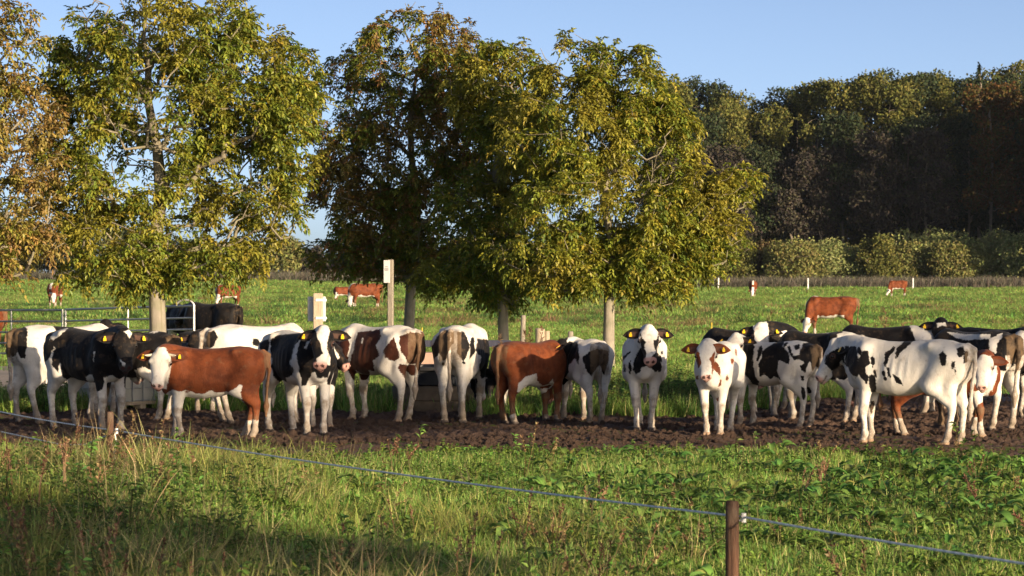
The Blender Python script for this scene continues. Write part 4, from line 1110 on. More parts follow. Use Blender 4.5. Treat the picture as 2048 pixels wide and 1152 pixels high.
for i in range(26):                          # the hedge far behind the walnut trees
    x = -60 + i * 52
    kd = 'ggsbgsgogs'[i % 10]
    cl = {'g': F_GREEN, 's': F_SHRUB, 'b': F_BROWN, 'o': F_OLIVE}[kd]
    far_tree('%s dark hedge bush from the left, far behind the walnut trees' % nth('hedge'), 'hedge bushes behind the walnut trees', 'hedge_bush', x, 470 + (i % 4) * 5, 488 - 20 * math.sin(i * 1.7) - (20 if i % 5 == 0 else 0) - (55 if x < 280 else 0), 110, .04, cl, [3, 2, 2], 700 + i, 3000, .6, .1, 'bush')

# unseen leaf bands, placed and shaped to shade the herd, near bank and wood
def leaf_mass(name, label, P, size, cols, w, seed):
    r = np.random.default_rng(seed); n_ = len(P)
    v, t = leaflets(P, rand_dirs(r, n_), rand_dirs(r, n_), size * r.uniform(.7, 1.3, n_), size * .8 * r.uniform(.7, 1.2, n_), .2)
    me = mesh_np(name, v, None, t); add_attr(me, 'leaf', np.repeat(leaf_cols(r, n_, cols, w), 4, 0))
    return tag(link(name, me, M_FAR), label, kind='stuff')
sx, sy = math.sin(R(SUN_AZ)), math.cos(R(SUN_AZ)); tel = math.tan(R(SUN_EL))
def off_pos(along, lat): return np.stack([sx * along - sy * lat, sy * along + sx * lat], -1)
r_ = np.random.default_rng(31)
n_ = 4200; lat = r_.uniform(-8, 12.3, n_); al = 12 + r_.normal(size=n_) * .5
up_ = 6.6 - 1.2 * smooth01((lat - 9.5) / 3.2) + (fbm(lat * .9, lat * 0, 3, 2) - .5) * .6
hz_ = 5.28 + (fbm(lat * .9, lat * 0 + 7, 5, 2) - .5) * .25 + np.maximum(up_ - 5.28, .1) * r_.random(n_)
leaf_mass('shade_leaf_band', 'unseen leaf band behind the viewpoint, added to shade the near bank', np.concatenate([off_pos(al, lat), hz_[:, None]], 1), .30, GREEN[:3], [1, 1, 1], 32)
n_ = 30000; lat = r_.uniform(15, 42, n_); al = 31 + r_.normal(size=n_) * .5
g_ = fbm(lat * .55, lat * 0 + 3, 41, 3); zc_ = .80 + (g_ - .5) * .9
zz_ = zc_ + r_.uniform(-.42, .42, n_)
hz_ = zz_ + (al - sx * 0 - (-29.0)) * tel
k_ = (r_.random(n_) < smooth01((fbm(lat * 1.1, zz_ * 1.6, 43, 3) - .50) / .10))
leaf_mass('shade_leaf_band', 'unseen thin leaf band behind the viewpoint, shaped to shade the herd', np.concatenate([off_pos(al, lat), hz_[:, None]], 1)[k_], .30, GREEN[:3], [1, 1, 1], 33)
n_ = 4600; py_ = r_.uniform(401, 470, n_); P_ = np.stack([py_ * .18 + r_.uniform(3.5, 14, n_), py_, 30 * r_.random(n_) ** .85], 1)  # leaf strip just outside the view, set there to shade the wood
leaf_mass('woodland', 'unseen leaf strip continuing the wood to the right, shaped to shade it', P_, 2.4, F_GREEN, [1, 1, 1], 34)

mb = MB()  # trunks added below the unseen shading leaf bands
for al_, la_, h_ in ((31, 17.5, 11.6), (31, 24, 11.8), (31, 31, 11.6), (31, 38, 11.7), (12, -5, 5.6), (12, 1.5, 5.7), (12, 8, 5.5)):
    q_ = off_pos(al_, la_)
    mb.tube([(q_[0], q_[1], -.2), (q_[0] + .1, q_[1], h_ * .5), (q_[0], q_[1] + .1, h_)], [.13, .11, .07], 8)
tag(mb.build('shade_band_trunks', M_FBARK, None, True), 'unseen trunks added under the shading leaf bands', kind='stuff')

# ------------------------------------------------------------------ scattered ground cover
def scatter(name, src, P, rot, scl, label=None, mat=None):
    me = bpy.data.meshes.new(name); P = np.asarray(P, np.float32)
    me.vertices.add(len(P)); me.vertices.foreach_set('co', P.ravel())
    a = me.attributes.new('rot', 'FLOAT_VECTOR', 'POINT'); a.data.foreach_set('vector', np.asarray(rot, np.float32).ravel())
    a = me.attributes.new('scl', 'FLOAT_VECTOR', 'POINT'); a.data.foreach_set('vector', np.asarray(scl, np.float32).ravel())
    o = bpy.data.objects.new(name, me); COL.objects.link(o)
    ng = bpy.data.node_groups.new(name, 'GeometryNodeTree')
    ng.interface.new_socket('Geometry', in_out='INPUT', socket_type='NodeSocketGeometry')
    ng.interface.new_socket('Geometry', in_out='OUTPUT', socket_type='NodeSocketGeometry')
    gi = ng.nodes.new('NodeGroupInput'); go = ng.nodes.new('NodeGroupOutput')
    ip = ng.nodes.new('GeometryNodeInstanceOnPoints'); oi = ng.nodes.new('GeometryNodeObjectInfo')
    oi.inputs['Object'].default_value = src; oi.inputs['As Instance'].default_value = True
    na = ng.nodes.new('GeometryNodeInputNamedAttribute'); na.data_type = 'FLOAT_VECTOR'; na.inputs['Name'].default_value = 'rot'
    nb = ng.nodes.new('GeometryNodeInputNamedAttribute'); nb.data_type = 'FLOAT_VECTOR'; nb.inputs['Name'].default_value = 'scl'
    l = ng.links.new
    l(gi.outputs[0], ip.inputs['Points']); l(oi.outputs['Geometry'], ip.inputs['Instance'])
    l(na.outputs[0], ip.inputs['Rotation']); l(nb.outputs[0], ip.inputs['Scale']); l(ip.outputs[0], go.inputs[0])
    md = o.modifiers.new('scatter', 'NODES'); md.node_group = ng
    return tag(o, label, kind='stuff')

def src_obj(name, v, t, col, mat):
    me = mesh_np(name, v, None, t); add_attr(me, 'leaf', col); me.materials.append(mat)
    return bpy.data.objects.new(name, me)

def blades(rng, n, h, spread, wid, lean, cols, w, seg=3, tipc=None):
    """n bent blades: returns v, t, colours"""
    r = spread * np.sqrt(rng.random(n)); a = rng.random(n) * 6.283
    b = np.stack([r * np.cos(a), r * np.sin(a), np.full(n, -.01)], 1)
    hh = h * rng.uniform(.45, 1.15, n); az = a + rng.normal(size=n) * .9; ln = lean * rng.uniform(.2, 1.4, n)
    dr = np.stack([np.cos(az), np.sin(az), np.zeros(n)], 1); sd = np.stack([-np.sin(az + rng.normal(size=n) * .5), np.cos(az), np.zeros(n)], 1)
    sd = norm(sd); V = []
    for s_ in range(seg):
        f = s_ / seg
        c = b + dr * (hh * ln * f ** 1.8)[:, None] + np.array([0, 0, 1.0]) * (hh * (f - .35 * np.minimum(ln, 1.6) * f * f))[:, None]
        wv = sd * (wid * (1 - f * .6) * rng.uniform(.7, 1.2, n))[:, None] * .5
        V += [c - wv, c + wv]
    f = 1.0
    V.append(b + dr * (hh * ln)[:, None] + np.array([0, 0, 1.0]) * (hh * (1 - .35 * np.minimum(ln, 1.6)))[:, None])
    m = 2 * seg + 1; V = np.stack(V, 1).reshape(-1, 3); k = np.arange(n)[:, None] * m; T = []
    for s_ in range(seg - 1):
        T += [k + [2 * s_, 2 * s_ + 1, 2 * s_ + 3], k + [2 * s_, 2 * s_ + 3, 2 * s_ + 2]]
    T.append(k + [2 * seg - 2, 2 * seg - 1, 2 * seg])
    C = np.repeat(leaf_cols(rng, n, cols, w), m, 0).reshape(n, m, 3)
    if tipc is not None: C[:, -2:] = C[:, -2:] * .4 + np.array(tipc) * .6
    return V, np.concatenate(T), C.reshape(-1, 3)

def join(parts):
    v, t, c, o = [], [], [], 0
    for a, b, e in parts: v.append(a); t.append(b + o); c.append(e); o += len(a)
    return np.concatenate(v), np.concatenate(t), np.concatenate(c)

def dock(rng):
    """broad-leaved dock: arching leaves with a folded midrib on reddish stalks"""
    parts = []
    for i in range(rng.integers(7, 11)):
        az = i * 2.4 + rng.random(); L = rng.uniform(.13, .24); W = L * rng.uniform(.34, .46); st = rng.uniform(.06, .16); tl = rng.uniform(.5, 1.1)
        d = np.array([math.cos(az), math.sin(az), 0]); s = np.array([-d[1], d[0], 0]); nu, v, t = 6, [], []
        for q in range(nu):
            f = q / (nu - 1); h = math.sin(math.pi * min(f * .88 + .10, 1)) ** .7 * W * .5 * (1 + .12 * math.sin(f * 19 + i))
            e = tl - 1.5 * f; c = d * (st * .6 + L * f * math.cos(e * .6)) + np.array([0, 0, st + L * (math.sin(tl) * f - .75 * f * f)])
            v += [c - s * h + np.array([0, 0, h * .45]), c, c + s * h + np.array([0, 0, h * .45])]
        for q in range(nu - 1):
            a = q * 3
            for z in (0, 1): t += [[a + z, a + z + 1, a + z + 4], [a + z, a + z + 4, a + z + 3]]
        col = leaf_cols(rng, 1, [(.14, .25, .055), (.175, .29, .065), (.25, .29, .075), (.25, .14, .07)], [5, 5, 2, .7])[0]
        C = np.tile(col, (len(v), 1)); C[1::3] *= 1.25
        parts.append((np.array(v), np.array(t), C))
        w_ = .006; base = np.zeros(3); e = np.array(v[1])
        parts.append((np.array([base - s * w_, base + s * w_, e + s * w_, e - s * w_]), np.array([[0, 1, 2], [0, 2, 3]]), np.tile([(.20, .17, .05)], (4, 1))))
    for i in range(rng.integers(2, 6)):
        x, y = rng.normal(size=2) * .07; h = rng.uniform(.10, .26); lx, ly = rng.normal(size=2) * .09; w_ = .0042
        parts.append((np.array([(x - w_, y, 0), (x + w_, y, 0), (x + lx + w_ * .2, y + ly, h), (x + lx - w_ * .2, y + ly, h)]), np.array([[0, 1, 2], [0, 2, 3]]), np.tile([(.27, .21, .07)], (4, 1))))
    return join(parts)

def weed(rng, h=.4, cols=((.11, .19, .045), (.15, .23, .05)), w=(1, 1), stemc=(.10, .10, .035), lsz=.05):
    parts = []
    for s_ in range(4):
        x, y = rng.normal(size=2) * .06; hh = h * rng.uniform(.6, 1.1); lx, ly = rng.normal(size=2) * .12 * h; w_ = .004
        parts.append((np.array([(x - w_, y, 0), (x + w_, y, 0), (x + lx + w_, y + ly, hh), (x + lx - w_, y + ly, hh)]), np.array([[0, 1, 2], [0, 2, 3]]), np.tile([stemc], (4, 1))))
        n = 14; f = rng.uniform(.2, 1.0, n); az = rng.random(n) * 6.283
        B = np.stack([x + lx * f, y + ly * f, hh * f], 1); D = np.stack([np.cos(az), np.sin(az), rng.uniform(-.7, 1.1, n)], 1)
        v, t = leaflets(B, D, norm(np.array([0, 0, 1.0]) + rand_dirs(rng, n) * .8), lsz * rng.uniform(.7, 1.4, n), lsz * .5 * rng.uniform(.7, 1.2, n))
        parts.append((v, t, np.repeat(leaf_cols(rng, n, cols, w), 4, 0)))
    return join(parts)

def dry_stalk(rng, h=.5, plume=False):
    parts = []
    for s_ in range(3):
        x, y = rng.normal(size=2) * .05; hh = h * rng.uniform(.7, 1.1); lx, ly = rng.normal(size=2) * .16 * h; w_ = .0035
        col = leaf_cols(rng, 1, [(.20, .13, .06), (.15, .09, .045), (.26, .20, .09)], [1, 1, 1])[0]
        mid = np.array([x + lx * .35, y + ly * .35, hh * .55]); tip = np.array([x + lx, y + ly, hh])
        v = np.array([(x - w_, y, 0), (x + w_, y, 0), mid + [w_, 0, 0], mid - [w_, 0, 0], tip + [w_ * .5, 0, 0], tip - [w_ * .5, 0, 0]])
        parts.append((v, np.array([[0, 1, 2], [0, 2, 3], [3, 2, 4], [3, 4, 5]]), np.tile([col], (6, 1))))
        n = 26 if not plume else 60; f = rng.uniform(.68, 1.0, n)
        B = mid + (tip - mid) * ((f - .55) / .45)[:, None]; D = rand_dirs(rng, n) * .7 + np.array([0, 0, .6])
        v, t = leaflets(B, D, rand_dirs(rng, n), (.03 if not plume else .07) * rng.uniform(.6, 1.3, n), .012 * rng.uniform(.7, 1.3, n))
        parts.append((v, t, np.repeat(leaf_cols(rng, n, [(.22, .13, .07), (.30, .21, .11), (.17, .09, .055)], [1, 1, 1]), 4, 0)))
    return join(parts)
# ------------------------------------------------------------------ gate, posts, trough, tank, fence line
M_GALV = simple_mat('galvanised_steel', (.52, .52, .50), (.36, .36, .36), 14.0, .42, .65, .1)
M_WOOD = simple_mat('weathered_wood', (.30, .26, .20), (.19, .165, .13), 9.0, .85, 0, .5, .01, (6, 6, 1))
M_WOODP = simple_mat('pale_split_wood', (.45, .375, .27), (.33, .26, .18), 9.0, .8, 0, .5, .01, (7, 7, 1))
M_WOODR, nt, p = new_mat('reddish_brown_wood')
co = coords(nt, 'Object', (9, 9, .7)); n1 = noise_n(nt, 7.0, 6.0, co, .7); n2 = noise_n(nt, 2.0, 4.0, coords(nt, 'Object', (3, 3, 1.5)))
c1 = mixc(nt, map01(nt, n1, .35, .65), (.055, .030, .022), (.15, .080, .050))
c1 = mixc(nt, math_n(nt, 'MULTIPLY', map01(nt, n2, .5, .72), .7), c1, (.20, .165, .12))
nt.links.new(c1, p.inputs['Base Color']); p.inputs['Roughness'].default_value = .85; p.inputs['Specular IOR Level'].default_value = .15
bump(nt, p, n1, .9, .01)
M_PANEL = simple_mat('grey_sign_plate', (.60, .59, .57), (.50, .49, .47), 5.0, .5, 0, .05)
M_WHITE = simple_mat('white_plastic', (.68, .67, .65), (.60, .58, .55), 6.0, .4, 0, .05)
M_TANK = simple_mat('milky_plastic_tank', (.52, .52, .47), (.42, .41, .36), 3.0, .5, 0, .1)
M_RUB = simple_mat('black_trough_plastic', (.020, .021, .024), (.035, .034, .034), 7.0, .5, 0, .25, .01)
M_SUNTAN = simple_mat('sun_tinted_plastic', (.20, .15, .095), (.09, .068, .048), 5.0, .8, 0, .3, .01)  # tan painted in for sunlight on the black trough's base
M_BLUE = simple_mat('dark_blue_beam', (.030, .034, .060), (.045, .045, .065), 8.0, .6, 0, .2)
M_YEL = simple_mat('yellow_rod', (.62, .45, .04), (.5, .36, .04), 8.0, .5, 0, 0)
M_INK = simple_mat('printed_ink', (.12, .12, .13), (.16, .16, .17), 8.0, .7, 0, 0)
M_RED = simple_mat('red_netting', (.50, .06, .04), (.36, .05, .035), 20.0, .6, 0, 0)

def gate(label, x0, d0, x1, d1, z0, z1, uprights):
    a = Vector((px(x0, d0), d0, 0)); b = Vector((px(x1, d1), d1, 0))
    root = empty('metal_gate', a, label, 'gate', 'galvanised field gates')
    dv = b - a; L = dv.length
    drop = [0, .26, .51, .76, 1.0]
    for k, h in enumerate(drop):
        MB().tube([Vector((0, 0, z0 - h)), Vector((0, 0, z0 - h)) + dv * .5 + Vector((0, 0, (z1 - z0) * .5)), dv + Vector((0, 0, z1 - h))], .021 if k else .025, 8).build('rail', M_GALV, root, True)
    for u in uprights:
        q = dv * u; zt = z0 + (z1 - z0) * u
        MB().tube([q + Vector((0, 0, zt - 1.0 if u not in (0, 1) else zt - 1.06)), q + Vector((0, 0, zt + (.02 if u in (0, 1) else 0)))], .026 if u in (0, 1) else .021, 8).build('upright', M_GALV, root, True)
    return root, a, b
gate('left leaf of the galvanised field gate, running out at the left edge', -170, 67, 125, 65, 1.25, 1.28, (0, .66, 1))
g2, ga, gb = gate('right leaf of the galvanised field gate, crossing behind the walnut trunk', 131, 65, 388, 61.5, 1.29, 1.42, (0, .5, 1))
dv = gb - ga
arc = [dv + Vector((-.19 + .19 * math.cos(t), 0, 1.42 + .13 * math.sin(t))) for t in np.linspace(0, math.pi, 9)]
MB().tube(arc, .02, 8).build('latch_loop', M_GALV, g2, True)

def post(name, label, x, d, r, top, mat, cat='post', group=None, lean=(0, 0), split=False, sides=12):
    X = px(x, d); root = empty(name, (X, d, 0), label, cat, group)
    rs = np.random.default_rng(int(x) + 7); nr = max(sides, 20); n = 10
    V, Q = [], []
    split_a = rs.uniform(0, 6.28, 4)
    for i in range(n + 2):
        f = min(i / n, 1); z = -.25 + (top + .25) * f + (.012 if i > n else 0)
        for k in range(nr):
            an = 2 * math.pi * k / nr
            rr = r * (1.02 - .03 * f + .05 * float(vnoise(an * 2.2 + x, z * 2.5, 3)) - .02)
            for a in split_a:      # drying cracks run down the shaft
                da = abs((an - a + math.pi) % (2 * math.pi) - math.pi)
                rr -= r * .13 * math.exp(-(da / .12) ** 2) * (.35 + .65 * f)
            if i > n: rr *= .80
            zz = z + (r * .18 * (float(vnoise(an * 1.3, x, 9)) - .5) if i >= n else 0)
            V.append((lean[0] * f + rr * math.cos(an), lean[1] * f + rr * math.sin(an), zz))
    for i in range(n + 1):
        for k in range(nr):
            k2 = (k + 1) % nr
            Q.append((i * nr + k, i * nr + k2, (i + 1) * nr + k2, (i + 1) * nr + k))
    mb = MB(); mb.v = V; mb.f = Q + [tuple((n + 1) * nr + k for k in range(nr))]
    mb.build('shaft', mat, root, True)
    return root

# sign seen from behind
d = 49.5; X = px(636, d); k = d / FPX
s1 = empty('sign_post', (X, d, 0), 'back of a square grey sign on a wooden post with two white clamps', 'sign')
MB().box((0, 0, .88), (.165, .11, 1.80), 0, .012).build('post', M_WOODP, s1)
MB().box((-.03, .115, pz(618, d)), (.315, .012, .43), 0, .004).build('sign_plate', M_PANEL, s1)
for yy in (600, 636):
    MB().box((.055, -.062, pz(yy, d)), (.20, .025, .045), 0, .01).build('clamp', M_WHITE, s1)
    MB().box((-.125, .10, pz(yy, d)), (.05, .02, .03), 0, .004).build('clamp', M_GALV, s1)
# tall wooden post with a small notice
d = 50.5; X = px(779, d)
s2 = empty('notice_post', (X, d, 0), 'tall weathered wooden post with a small printed notice near its top', 'sign')
MB().box((.02, 0, 1.16), (.098, .09, 2.42), R(-12), .01).build('post', M_WOOD, s2)
nb_ = MB().box((-.045, -.066, pz(543, d)), (.115, .014, .40), R(-12), .004).build('notice_board', M_PANEL, s2)
for i, (zz, ww) in enumerate(((.085, .05), (.055, .065), (.035, .07), (.018, .06))):
    MB().box((-.05, -.0752, pz(543, d) + zz), (ww, .003, .009), R(-12)).build('print_line', M_INK, nb_)

post('fence_post', 'slim dark wooden post leaning behind the brown bullock', 1041, 49, .043, pz(632, 49), M_WOOD, group='posts behind the herd', lean=(.05, 0))
sp = post('fence_post', 'pale split double post behind the slim calf', 1080, 49.5, .085, pz(658, 49.5), M_WOODP, group='posts behind the herd', sides=9)
MB().tube([(.125, .02, -.2), (.125, .02, pz(662, 49.5))], .045, 8).build('second_stake', M_WOODP, sp, True)
post('fence_post', 'pale square-cut post by the rear of the pied cow', 946, 50.5, .075, pz(655, 50.5), M_WOODP, group='posts behind the herd', sides=8)
post('fence_post', 'short stump behind the head of the slim calf', 1141, 50, .05, pz(664, 50), M_WOOD, group='posts behind the herd')
# dark blue beam between the posts
b1 = empty('rail_barrier', (px(925, 51), 51, 0), 'dark blue horizontal beam on short legs behind the trough', 'barrier')
zb = pz(687, 51)
MB().box((0, 0, zb), (1.75, .06, .12), 0, .01).build('beam', M_BLUE, b1)
for sx in (-.8, .8): MB().box((sx, .06, zb * .5 - .1), (.07, .055, zb + .15), 0, .01).build('leg', M_BLUE, b1)
for (x, d, t, lab) in ((842, 50, 655, 'thin yellow fence rod by the rump of the red and white cow'), (1421, 48, 645, 'thin yellow fence rod above the red-spotted calf')):
    r_ = empty('fence_rod', (px(x, d), d, 0), lab, 'fence rod')
    MB().tube([(0, 0, -.1), (.02, 0, pz(t, d))], .011, 6).build('rod', M_YEL, r_, True)
    MB().box((.022, 0, pz(t, d) - .12), (.03, .03, .03)).build('insulator', M_YEL, r_)

# round drinking trough, sunlight painted as tan onto its base
d = 43.6; X = px(876, d)
tr = empty('water_trough', (X, d, 0), 'large round black drinking trough on a base painted sunlit tan', 'trough')
MB().lathe([(.50, .42), (.64, .42), (.70, .44), (.705, .64), (.735, .66), (.735, .71), (.70, .715), (.665, .70), (.645, .50), (.0, .48)], 48).build('tub', M_RUB, tr, True)
MB().lathe([(.0, -.03), (.70, -.03), (.715, .0), (.70, .2), (.715, .21), (.70, .40), (.66, .425), (.0, .425)], 48).build('base', M_SUNTAN, tr, True)
m_w, nt, p = new_mat('water'); p.inputs['Base Color'].default_value = (.03, .035, .035, 1); p.inputs['Roughness'].default_value = .05
MB().lathe([(.655, .63), (.0, .63)], 40).build('water', m_w, tr)
cs = MB().box((px(868, 46.3), 46.3, .42), (1.0, .5, .84), .1, .03).build('concrete_block', simple_mat('reddish_concrete', (.42, .27, .20), (.33, .23, .18), 5.0, .9, 0, .4))
tag(cs, 'low reddish concrete block between the trough and the blue beam', 'block')

# caged plastic liquid container, one face in shade, one in the sun
d = 43.9; ib = empty('liquid_container', (px(228, d), d + .35, 0), 'white plastic liquid tank in a steel cage between the legs of the black cattle', 'tank', rz=R(-33))
MB().box((0, 0, .60), (.98, .98, .92), 0, .05).build('tank', M_TANK, ib)
MB().box((0, 0, .125), (1.08, 1.08, .05)).build('pallet', M_WOODP, ib)
for sx in (-.46, 0, .46):
    for sy in (-.46, 0, .46): MB().box((sx, sy, .045), (.13, .13, .11)).build('pallet_foot', M_WOODP, ib)
for zz in (.17, .36, .56, .76, .96, 1.09):
    q = .515
    MB().tube([(-q, -q, zz), (q, -q, zz), (q, q, zz), (-q, q, zz), (-q, -q, zz)], .010, 6).build('cage_bar', M_GALV, ib)
for a in (-.50, -.25, 0, .25, .50):
    for (x_, y_) in ((a, -.525), (a, .525), (-.525, a), (.525, a)): MB().tube([(x_, y_, .15), (x_, y_, 1.10)], .010, 6).build('cage_bar', M_GALV, ib)

# electric rope fence in the foreground
def fpost(label, x, d, top, r, mat):
    return post('fence_post', label, x, d, r, top, mat, group='posts of the rope fence')
P2 = Vector((px(1465, 16.0), 16.0, 0)); P1 = Vector((px(220, 27.0), 27.0, 0))
zP2 = pz(1034, 16); zP1 = pz(861, 27)
f2 = fpost('brown wooden fence post nearest the camera, at the bottom right', 1465, 16.0, pz(1006, 16), .0385, M_WOODR)
f1 = fpost('brown wooden fence post in the tall grass at the left', 220, 27.0, pz(826, 27), .034, M_WOODR)
for f, z, lg in ((f2, zP2, 1), (f1, zP1, 1)):
    mb = MB().tube([(.034, -.005, z - .02), (.075, -.012, z - .012)], .006, 6); mb.tube([(.062, -.012, z - .03), (.062, -.012, z + .022)], .015, 8)
    mb.build('insulator', M_WHITE, f, True)
MB().tube([(.045, -.012, zP1 - .03), (.060, -.015, zP1 - .10), (.045, -.015, zP1 - .20), (.052, -.01, zP1 - .27)], .007, 6).build('connecting_cable', M_WHITE, f1, True)
MB().tube([(.045, -.01, zP2 - .36), (.06, -.012, zP2 - .42)], .012, 6).build('insulator', M_WHITE, f2, True)
m_rope, nt, p = new_mat('white_and_blue_rope')
wv = nt.nodes.new('ShaderNodeTexWave'); wv.inputs['Scale'].default_value = 9.0; wv.inputs['Distortion'].default_value = 1.0; nt.links.new(coords(nt), wv.inputs[0])
nt.links.new(mixc(nt, map01(nt, wv.outputs['Fac'], .4, .7), (.82, .82, .82), (.58, .61, .66)), p.inputs['Base Color']); p.inputs['Roughness'].default_value = .7
off = Vector((.062, -.012, 0))
A = P2 + Vector((0, 0, zP2)) + off; B = P1 + Vector((0, 0, zP1)) + off
def sag(a, b, s, n=24):
    return [a + (b - a) * (i / n) - Vector((0, 0, s * 4 * (i / n) * (1 - i / n))) for i in range(n + 1)]
dirf = (P1 - P2)
endL = B + dirf * .55 + Vector((0, 0, .02)); endR = A - dirf * .45 + Vector((0, 0, .02))
rp = MB().tube(sag(endR, A, .02) + sag(A, B, .035)[1:] + sag(B, endL, .03)[1:], .0065, 8).build('fence_rope', m_rope, None, True)
tag(rp, 'white and blue electric fence rope running across the foreground', 'rope')
lo = MB().tube([B + Vector((-.05, 0, -.03)), Vector((px(170, 27.5), 27.5, pz(889, 27.5))), Vector((px(125, 28), 28, pz(890, 28))), Vector((px(60, 29.5), 29.5, pz(876, 29.5))), Vector((px(-60, 32), 32, pz(850, 32)))], .006, 8).build('fence_rope', m_rope, None, True)
tag(lo, 'slack lower rope hanging towards the ground at the left edge', 'rope')
# scrap of red netting in the grass
mb = MB()
rg = np.random.default_rng(5)
for i in range(16):
    a = Vector((px(236 + i * 1.9, 26.6), 26.6 + rg.normal() * .05, pz(908, 26.6) + rg.normal() * .012)); b = a + Vector((rg.normal() * .06, rg.normal() * .05, rg.normal() * .03))
    mb.tube([a, (a + b) / 2 + Vector((0, 0, .02)), b], .004, 5)
tag(mb.build('netting', M_RED, None), 'scrap of red netting in the grass by the left fence post', 'netting')
for (x, t, b, lab) in ((1437, 555, 573, 'white stake left of the head-on grazing cow'), (1616, 556, 577, 'white stake between the two farthest cows'), (1826, 556, 579, 'white stake right of the farthest grazing cow')):
    d = 352.0
    r_ = empty('fence_stake', (px(x, d), d, 0), lab, 'stake', 'white stakes at the far edge of the meadow')
    MB().box((0, 0, (pz(t, d)) / 2 - .05), (.17, .17, pz(t, d) + .1), 0, .03).build('shaft', M_WHITE, r_)
# ------------------------------------------------------------------ cattle
cow_materials()
for c in CATTLE + FARC:
    if c['d'] > 150:
        c['z0'] = float(gz(px(c['xc'], c['d']), c['d']))
    build_cow(c)

# ------------------------------------------------------------------ grass and weeds
rg = np.random.default_rng(2024)
LUSH = [(0.178, 0.329, 0.063), (0.230, 0.372, 0.075), (0.322, 0.390, 0.098), (0.460, 0.427, 0.172)]
def rots(rng, n, tilt=.18):
    return np.stack([rng.normal(size=n) * tilt, rng.normal(size=n) * tilt, rng.random(n) * 6.283], 1)
def scl3(s, hv): return np.stack([s, s, s * hv], 1)
def wedge(rng, n, y0, y1, margin=.6):
    """points spread evenly over the strip of land the view could see"""
    y = np.sqrt(rng.uniform(y0 ** 2, y1 ** 2, n)); x = (rng.random(n) * 2 - 1) * (y * .185 + margin)
    return x, y

short = [src_obj('short_tuft', *blades(rg, 34, .15, .075, .0075, .9, LUSH, [4, 4, 2.4, .9]), M_GRASS) for _ in range(3)]
longg = [src_obj('long_tuft', *blades(rg, 36, .42, .085, .0085, .8, [(.18, .27, .05), (.24, .30, .06), (.34, .33, .09), (.46, .39, .18)], [3, 3, 2, 1.0], 4, (.25, .22, .10)), M_GRASS) for _ in range(3)]
straw = [src_obj('straw_tuft', *blades(rg, 30, .58, .07, .0065, .75, [(.42, .36, .17), (.36, .33, .13), (.26, .28, .09)], [2, 2, 1.5], 4, (.36, .27, .15)), M_GRASS) for _ in range(3)]
docks = [src_obj('dock_plant', *dock(rg), M_GRASS) for _ in range(4)]
weeds = [src_obj('leafy_weed', *weed(rg), M_GRASS) for _ in range(3)]
stalks = [src_obj('dry_stalk', *dry_stalk(rg), M_GRASS) for _ in range(3)]
clov = [src_obj('low_leaf', *weed(rg, .12, ((.13, .22, .04), (.18, .27, .05)), (1, 1), (.12, .15, .05), .035), M_GRASS) for _ in range(2)]

x, y = wedge(rg, 34000, 15.5, 38)
mk = mud_mask(x, y); sel = mk < rg.normal(size=len(x)) * .18
hfac = .75 + .9 * fbm(x * .7, y * .7, 31, 3)
dens = fbm(x * 1.3, y * 1.3, 35, 3); sel &= rg.random(len(x)) < smooth01((dens - .18) / .25) + .25
x, y, hfac, mk = x[sel], y[sel], hfac[sel], mk[sel]
z = gz(x, y)
i3 = rg.integers(0, 3, len(x))
edge = 1 - .78 * smooth01((mk + 1.9) / 1.7)
for i in range(3):
    k = i3 == i
    scatter('grass', short[i], np.stack([x, y, z], 1)[k], rots(rg, k.sum()), scl3(rg.uniform(.8, 1.35, k.sum()), (hfac * edge)[k]))

# long grass: the bank at the left and loose patches along the bottom
x, y = wedge(rg, 16000, 15.5, 34)
u = 1024 + FPX * x / y
left = smooth01((760 - u) / 420) * smooth01((31.5 - y) / 3) + .55 * smooth01((1450 - u) / 300) * smooth01((24.0 - y) / 2.5)
dens = left * smooth01((fbm(x * .8, y * .6, 41, 3) - .30) / .25)
k = (rg.random(len(x)) < dens * .42) & (mud_mask(x, y) < -.4)
x, y = x[k], y[k]; z = gz(x, y); i3 = rg.integers(0, 3, len(x)); hf = rg.uniform(.55, 1.1, len(x))
for i in range(3):
    k = i3 == i
    scatter('long_grass', longg[i], np.stack([x, y, z], 1)[k], rots(rg, k.sum(), .25), scl3(rg.uniform(.8, 1.2, k.sum()), hf[k]))

x, y = wedge(rg, 5000, 15.5, 31)
u = 1024 + FPX * x / y
dens = smooth01((720 - u) / 300) * smooth01((u - 40) / 120) * smooth01((30 - y) / 2) * smooth01((fbm(x * 1.1, y * .8, 45, 3) - .45) / .15) * .30 + .25 * smooth01((1500 - u) / 500) * smooth01((22 - y) / 2) * smooth01((fbm(x * 1.1, y * .8, 46, 3) - .5) / .1)
k = (rg.random(len(x)) < dens) & (mud_mask(x, y) < -.6); x, y = x[k], y[k]; z = gz(x, y); i3 = rg.integers(0, 3, len(x))
for i in range(3):
    k = i3 == i
    scatter('straw_grass', straw[i], np.stack([x, y, z], 1)[k], rots(rg, k.sum(), .3), scl3(rg.uniform(.7, 1.2, k.sum()), rg.uniform(.6, 1.1, k.sum())))

